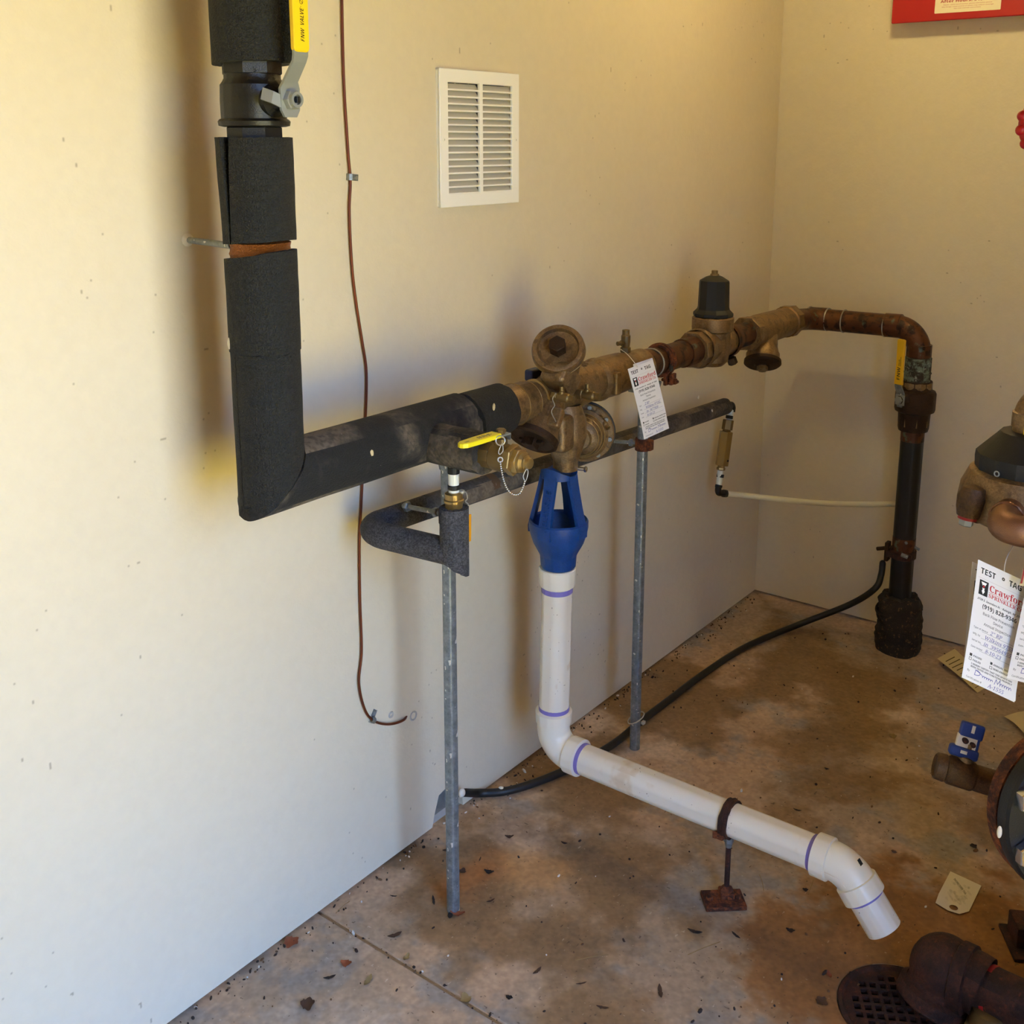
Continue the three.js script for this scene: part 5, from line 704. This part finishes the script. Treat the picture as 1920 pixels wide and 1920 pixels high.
{ // floor drain grate, rusty discharge elbow, plug, block
  const c = V(1.03, 0, 1.585), R = 0.104, t = thing('drain_grate', 'round dirty iron drain grate with square holes set in the concrete', 'drain grate', V(c.x, -0.012, c.z));
  const U = V(0.86, 0, -0.5).normalize(), W = V(-0.5, 0, -0.86).normalize(), holes = [], s = 0.0125, g = 0.019;
  for (let i = -5; i <= 5; i++) for (let j = -5; j <= 5; j++) if (Math.hypot(i, j) * g < R - 0.022) holes.push(rect(s, s, 0, i * g, j * g).reverse());
  part(t, 'grid', plate(circ(R, 48), 0.008, V(c.x, -0.012, c.z), U, W, 0.0006, holes), MAT.rustDark);
  part(t, 'rim', lathe(V(c.x, -0.02, c.z), UPV, [[0, R - 0.008], [0, R + 0.007], [0.019, R + 0.007], [0.021, R + 0.005], [0.021, R - 0.001], [0.016, R - 0.006], [0, R - 0.008]], 56), MAT.rustDark);
  part(t, 'well', lathe(V(c.x, -0.1, c.z), UPV, [[0, 0], [0, R], [0.085, R]], 40), MAT.blackRubber);
  const e = thing('rusty_discharge_elbow', 'fat rust-brown iron elbow with a red band, ending over the drain grate', 'pipe', V(1.08, 0, 1.5));
  const p0 = at(1748, 1872, 1.99), p1 = at(1772, 1818, 1.985), p2 = at(1845, 1852, 1.94), p3 = at(2000, 1925, 1.84), d01 = p1.clone().sub(p0).normalize(), d12 = p2.clone().sub(p1).normalize(), d23 = p3.clone().sub(p2).normalize();
  part(e, 'elbow', [bend([p0, add(p1, d01, 0.012), p2], 0.054, 0.06, 28), lathe(add(p0, d01, -0.012), d01, [[0, 0.046], [0, 0.06], [0.004, 0.064], [0.026, 0.064], [0.032, 0.055]], 36), ball(p1, 0.062, 1, 1, 1, 24, 16), lathe(add(p2, d12, -0.05), d12, [[0, 0.056], [0.004, 0.062], [0.026, 0.062], [0.03, 0.05]], 36)], MAT.rustDark);
  part(e, 'pipe', rod(add(p2, d12, -0.03), p3, 0.043, 0.043, 28), MAT.rustDark);
  part(e, 'red_band', pipeShell(add(p2, d23, 0.008), add(p2, d23, 0.017), 0.0445, 0.042), MAT.red, { label: 'red band' });
  const q = at(1848, 1912, 1.86); 
  const b = thing('brass_plug', 'dull brass hexagon plug lying beside the drain grate', 'plug', V(q.x, 0, q.z));
  const qf = onY(1850, 1945, 0.0); 
  part(b, 'plug', [hexN(V(qf.x, 0, qf.z), UPV, 0.026, 0.04), lathe(V(qf.x, 0.026, qf.z), UPV, [[0, 0.032], [0.006, 0.031], [0.03, 0.028], [0.033, 0.02], [0.034, 0]], 24)], MAT.brassDull);
  const k = onY(1905, 1752); single('dark_block', 'dark rust-brown block on the floor beyond the rusty elbow', 'bracket', [box(V(k.x + 0.04, 0.025, k.z), 0.1, 0.05, 0.06, 0.003, V(0.86, 0, -0.5), UPV), box(V(k.x + 0.06, 0.004, k.z), 0.16, 0.008, 0.1, 0.002, V(0.86, 0, -0.5), UPV)], MAT.rustDark);  // low dark brown box on a wider thin plate
}

{ // papers and litter on the floor
  const flat = (pts, lift, th = 0.0005, hole) => { const w = pts.map(([x, y]) => onY(x, y, lift)), c = w.reduce((s, p) => s.add(p), V()).multiplyScalar(1 / w.length); const l = w.map((p) => [p.x - c.x, -(p.z - c.z)]); if (THREE.ShapeUtils.area(l.map(([a, b]) => new THREE.Vector2(a, b))) < 0) l.reverse(); const hl = hole ? [circ(hole[2], 14, ...(() => { const h = onY(hole[0], hole[1], lift); return [h.x - c.x, -(h.z - c.z)]; })())] : []; return plate(l, th, V(c.x, lift, c.z), XV, V(0, 0, -1), 0, hl); };
  const tx = canvasTex(256, 256, (c, W, H) => { c.fillStyle = '#ddd3bd'; c.fillRect(0, 0, W, H); c.fillStyle = 'rgba(70,66,50,0.8)'; c.save(); c.translate(40, 40); c.rotate(0.5); c.font = 'bold 18px sans-serif'; c.fillText('INSPECTION TAG', 10, 0); c.restore(); for (let i = 0; i < 60; i++) { c.fillStyle = `rgba(120,112,84,${0.04 + 0.1 * rnd()})`; c.beginPath(); c.ellipse(60 + 140 * rnd(), 60 + 130 * rnd(), 6 + 18 * rnd(), 3 + 7 * rnd(), 0.4, 0, 7); c.fill(); } });
  const ft = single('floor_tag', 'stained tag with a punched hole lying flat on the concrete', 'tag', flat([[1782, 1634], [1840, 1661], [1829, 1684], [1817, 1709], [1799, 1714], [1777, 1707], [1754, 1693], [1760, 1676]], 0.003, 0.0006, [1788, 1702, 0.0085]), M(0xffffff, 0.9, 0, { map: tx }), null, { keepUV: true });
  const tx2 = canvasTex(256, 256, (c, W, H) => { c.fillStyle = '#d8c48e'; c.fillRect(0, 0, W, H); c.fillStyle = '#5a4a26'; for (let i = 0; i < 9; i++) c.fillRect(26 + (i % 3) * 8, 24 + i * 24, 120 + 60 * rnd(), i > 4 ? 5 : 3); });
  const a = onY(1756, 1247), b = onY(1789, 1228), c = onY(1842, 1285), cv = grid(6, 12, (u, v) => { const p = a.clone().lerp(b, u).add(c.clone().sub(mid(a, b)).multiplyScalar(v * 1.1)); p.y = 0.003 + 0.018 * Math.pow(1 - v, 2) + 0.02 * (1 - u) * Math.sin(v * PI) * 0.4; return p; });
  single('curled_card', 'yellowed printed card curling up from the floor under the hanging test tag', 'card', cv, M(0xffffff, 0.9, 0, { map: tx2 }), null, { keepUV: true });
  const l0 = onY(1882, 1346), l1 = onY(1960, 1358), l2 = onY(1935, 1400), lf = grid(6, 6, (u, v) => { const p = l0.clone().lerp(l1.clone().lerp(l2, v), u); p.y = 0.004 + 0.03 * u * (1 - v) + 0.012 * Math.sin(u * PI); return p; });
  single('yellow_paper', 'folded yellowish paper scrap on the floor behind the black flange', 'paper', lf, MAT.paperOld);
  // cable tie round the rear post
  const pb = onY(1190, 1403), yt = onX(1200, 1337, pb.x).y; single('cable_tie', 'beige cable tie loosely looped round the rear post and the black cable', 'cable tie', [tube(Array.from({ length: 12 }, (_, i) => { const k = i / 12 * 2 * PI; return V(pb.x + 0.004 + 0.02 * Math.cos(k), yt + 0.012 * Math.cos(k + 0.7), pb.z + 0.004 + 0.021 * Math.sin(k)); }), 0.0018, 48, 6, true), box(V(pb.x + 0.026, yt - 0.006, pb.z + 0.004), 0.008, 0.008, 0.011, 0.001)], MAT.tie);
  // dry leaves, twigs and seed pods one by one
  const leafM = { brown: M(0x4a3220, 0.9), dark: M(0x231914, 0.9), red: M(0x8a4a2a, 0.9), tan: M(0x8d7448, 0.9) };
  const leafG = (seed, L, W, curl) => grid(14, 4, (u, v) => { const s = u - 0.5, w = Math.sin(PI * Math.min(1, 0.06 + u * 0.9)) * W * (0.35 + 1.2 * N2(u * 0.7 + seed * 0.13, 0.4, 9, 3)); return V(s * L, 0.0012 + curl * (s * s * 4) * L * 0.5 + Math.abs(v - 0.5) * W * curl * 1.4 + 0.002 * (N1(u, v, 4, 2) - 0.3), (v - 0.5) * 2 * w); });
  const shapes = [leafG(1, 1, 0.22, 0.25), leafG(2, 1, 0.34, 0.35), leafG(3, 1, 0.14, 0.18), leafG(4, 1, 0.45, 0.3)];
  const L = [[858, 1716, 0.03, 1, 'red', 0.6], [844, 1718, 0.022, 0, 'dark', 2.2], [813, 1691, 0.03, 2, 'dark', 2.4], [917, 1637, 0.022, 1, 'dark', 0.4], [867, 1635, 0.018, 1, 'brown', 1.8], [900, 1612, 0.016, 2, 'brown', 2.0], [738, 1681, 0.016, 2, 'dark', 0.5], [649, 1809, 0.022, 1, 'red', 0.5], [618, 1834, 0.024, 2, 'dark', 1.0], [577, 1886, 0.026, 3, 'brown', 0.8], [547, 1770, 0.03, 3, 'red', 0.2], [762, 1798, 0.02, 1, 'tan', 1.8], [874, 1876, 0.026, 1, 'tan', 2.6], [955, 1872, 0.014, 3, 'dark', 0.2], [1007, 1822, 0.024, 2, 'brown', 1.5], [920, 1690, 0.02, 2, 'brown', 1.2], [955, 1571, 0.02, 1, 'brown', 0.7], [1058, 1582, 0.016, 0, 'dark', 0.2], [1238, 1861, 0.034, 2, 'brown', 2.2], [1482, 1747, 0.018, 3, 'dark', 0.3], [1510, 1670, 0.012, 3, 'dark', 0.4], [1303, 1748, 0.03, 2, 'dark', 0.3], [1380, 1755, 0.024, 2, 'dark', 2.8], [1495, 1520, 0.02, 2, 'dark', 0.2], [1550, 1443, 0.012, 1, 'dark', 0.1], [1674, 1382, 0.02, 3, 'tan', 0.4], [1825, 1588, 0.016, 3, 'dark', 0.8], [1775, 1229, 0.018, 1, 'dark', 0.1], [838, 1596, 0.02, 1, 'brown', 1.1], [740, 1755, 0.03, 2, 'brown', 1.1], [690, 1840, 0.03, 2, 'tan', 1.9], [1130, 1890, 0.024, 2, 'brown', 0.4], [1090, 1845, 0.022, 2, 'brown', 0.9], [480, 1775, 0.02, 1, 'red', 0.7], [1555, 1830, 0.02, 1, 'red', 2.2], [1540, 1880, 0.022, 3, 'brown', 1.2]];
  const near = { red: 'russet', dark: 'blackish', brown: 'brown', tan: 'tan' }, kinds = ['pointed', 'crumpled', 'narrow', 'broad'];
  const marks = [['at the foot of the front post', 850, 1706], ['by the notch in the wall', 850, 1560], ['along the floor joint', 760, 1810], ['along the floor joint', 900, 1890], ['against the foot of the long wall', 500, 1790], ['against the foot of the long wall', 620, 1700], ['beside the rusted foot plate', 1360, 1690], ['near the drain grate', 1600, 1850], ['under the white outlet spout', 1560, 1700], ['near the flat stained tag', 1830, 1640], ['behind the level drain pipe', 1500, 1480], ['by the curled card', 1790, 1235], ['on bare concrete before the white drain pipe', 1100, 1830], ['on bare concrete beyond the front post', 980, 1600], ['left of the floor joint', 600, 1840]];
  const geos = shapes.map((g) => uvm(g.clone()));
  L.forEach(([x, y, s, k, m, r]) => { const p = onY(x, y), o = new THREE.Mesh(geos[k], leafM[m]); o.name = numbered('dry_leaf'); o.position.set(p.x, 0.001, p.z); o.rotation.y = r; o.scale.set(s, s * (0.8 + 0.6 * rnd()), s * (0.6 + 0.7 * rnd())); o.castShadow = o.receiveShadow = true;
    const by = marks.map(([n, a, b]) => [Math.hypot(a - x, b - y), n]).sort((a, b) => a[0] - b[0])[0][1].replace('left of', 'on the near side of'); o.userData = { label: `${s > 0.0225 ? 'large' : 'small'} ${near[m]} ${kinds[k]} leaf scrap ${by}`, category: 'leaf', group: 'leaf scraps on the floor' }; scene.add(o); });
  const stems = [[[1080, 1800], [1140, 1790]], [[1290, 1790], [1350, 1766]], [[1496, 1484], [1558, 1476]], [[1424, 1640], [1432, 1670]], [[1525, 1650], [1515, 1676]], [[655, 1690], [630, 1712]], [[1150, 1500], [1160, 1518]], [[1600, 1470], [1625, 1474]]];
  const where = ['before the white drain pipe', 'near the rusted foot plate', 'behind the level drain pipe', 'below the level drain pipe', 'under the outlet elbow', 'across the start of the floor joint', 'between the black cable and the drain pipe', 'beside the blue-handled valve']; let wi = 0;
  for (const [a1, b1] of stems) single('straw_piece', 'thin pale dry straw lying ' + where[wi++], 'straw', tube([onY(...a1, 0.002), mid(onY(...a1), onY(...b1)).add(V(0.002, 0.004, 0.002)), onY(...b1, 0.002)], 0.0007, 10, 5), leafM.tan, 'dry stems on the floor');
  // countless grit: one object
  const n = 700, gi = new THREE.InstancedMesh(new THREE.IcosahedronGeometry(1, 0), M(0xffffff, 0.95), n), mt = new THREE.Matrix4(), qq = new THREE.Quaternion(), col = new THREE.Color(); gi.name = 'floor_grit';
  for (let i = 0; i < n; i++) { const edge = rnd() < 0.45, joint = !edge && rnd() < 0.12, x = edge ? 0.004 + 0.06 * rnd() * rnd() : rr(0.03, 1.25), z = joint ? 2.0565 + rr(-0.008, 0.008) : edge ? rr(0.05, 2.5) : rr(0.1, 2.45), s = rr(0.0008, 0.0028) * (rnd() < 0.1 ? 1.6 : 1);
    qq.setFromEuler(new THREE.Euler(rr(0, 6), rr(0, 6), rr(0, 6))); mt.compose(V(x, s * 0.5 + 0.0005, z), qq, V(s * rr(0.8, 2.2), s * 0.8, s)); gi.setMatrixAt(i, mt);
    const r = rnd(); gi.setColorAt(i, r < 0.6 ? col.set(0x33241a) : r < 0.85 ? col.set(0x6b4c30) : col.set(0xd8cfc0)); }
  gi.castShadow = gi.receiveShadow = true; gi.userData = { label: 'fine dark grit and crumbs scattered along the wall foot and floor', category: 'grit', kind: 'stuff' }; scene.add(gi);
}

renderer.render(scene, camera);
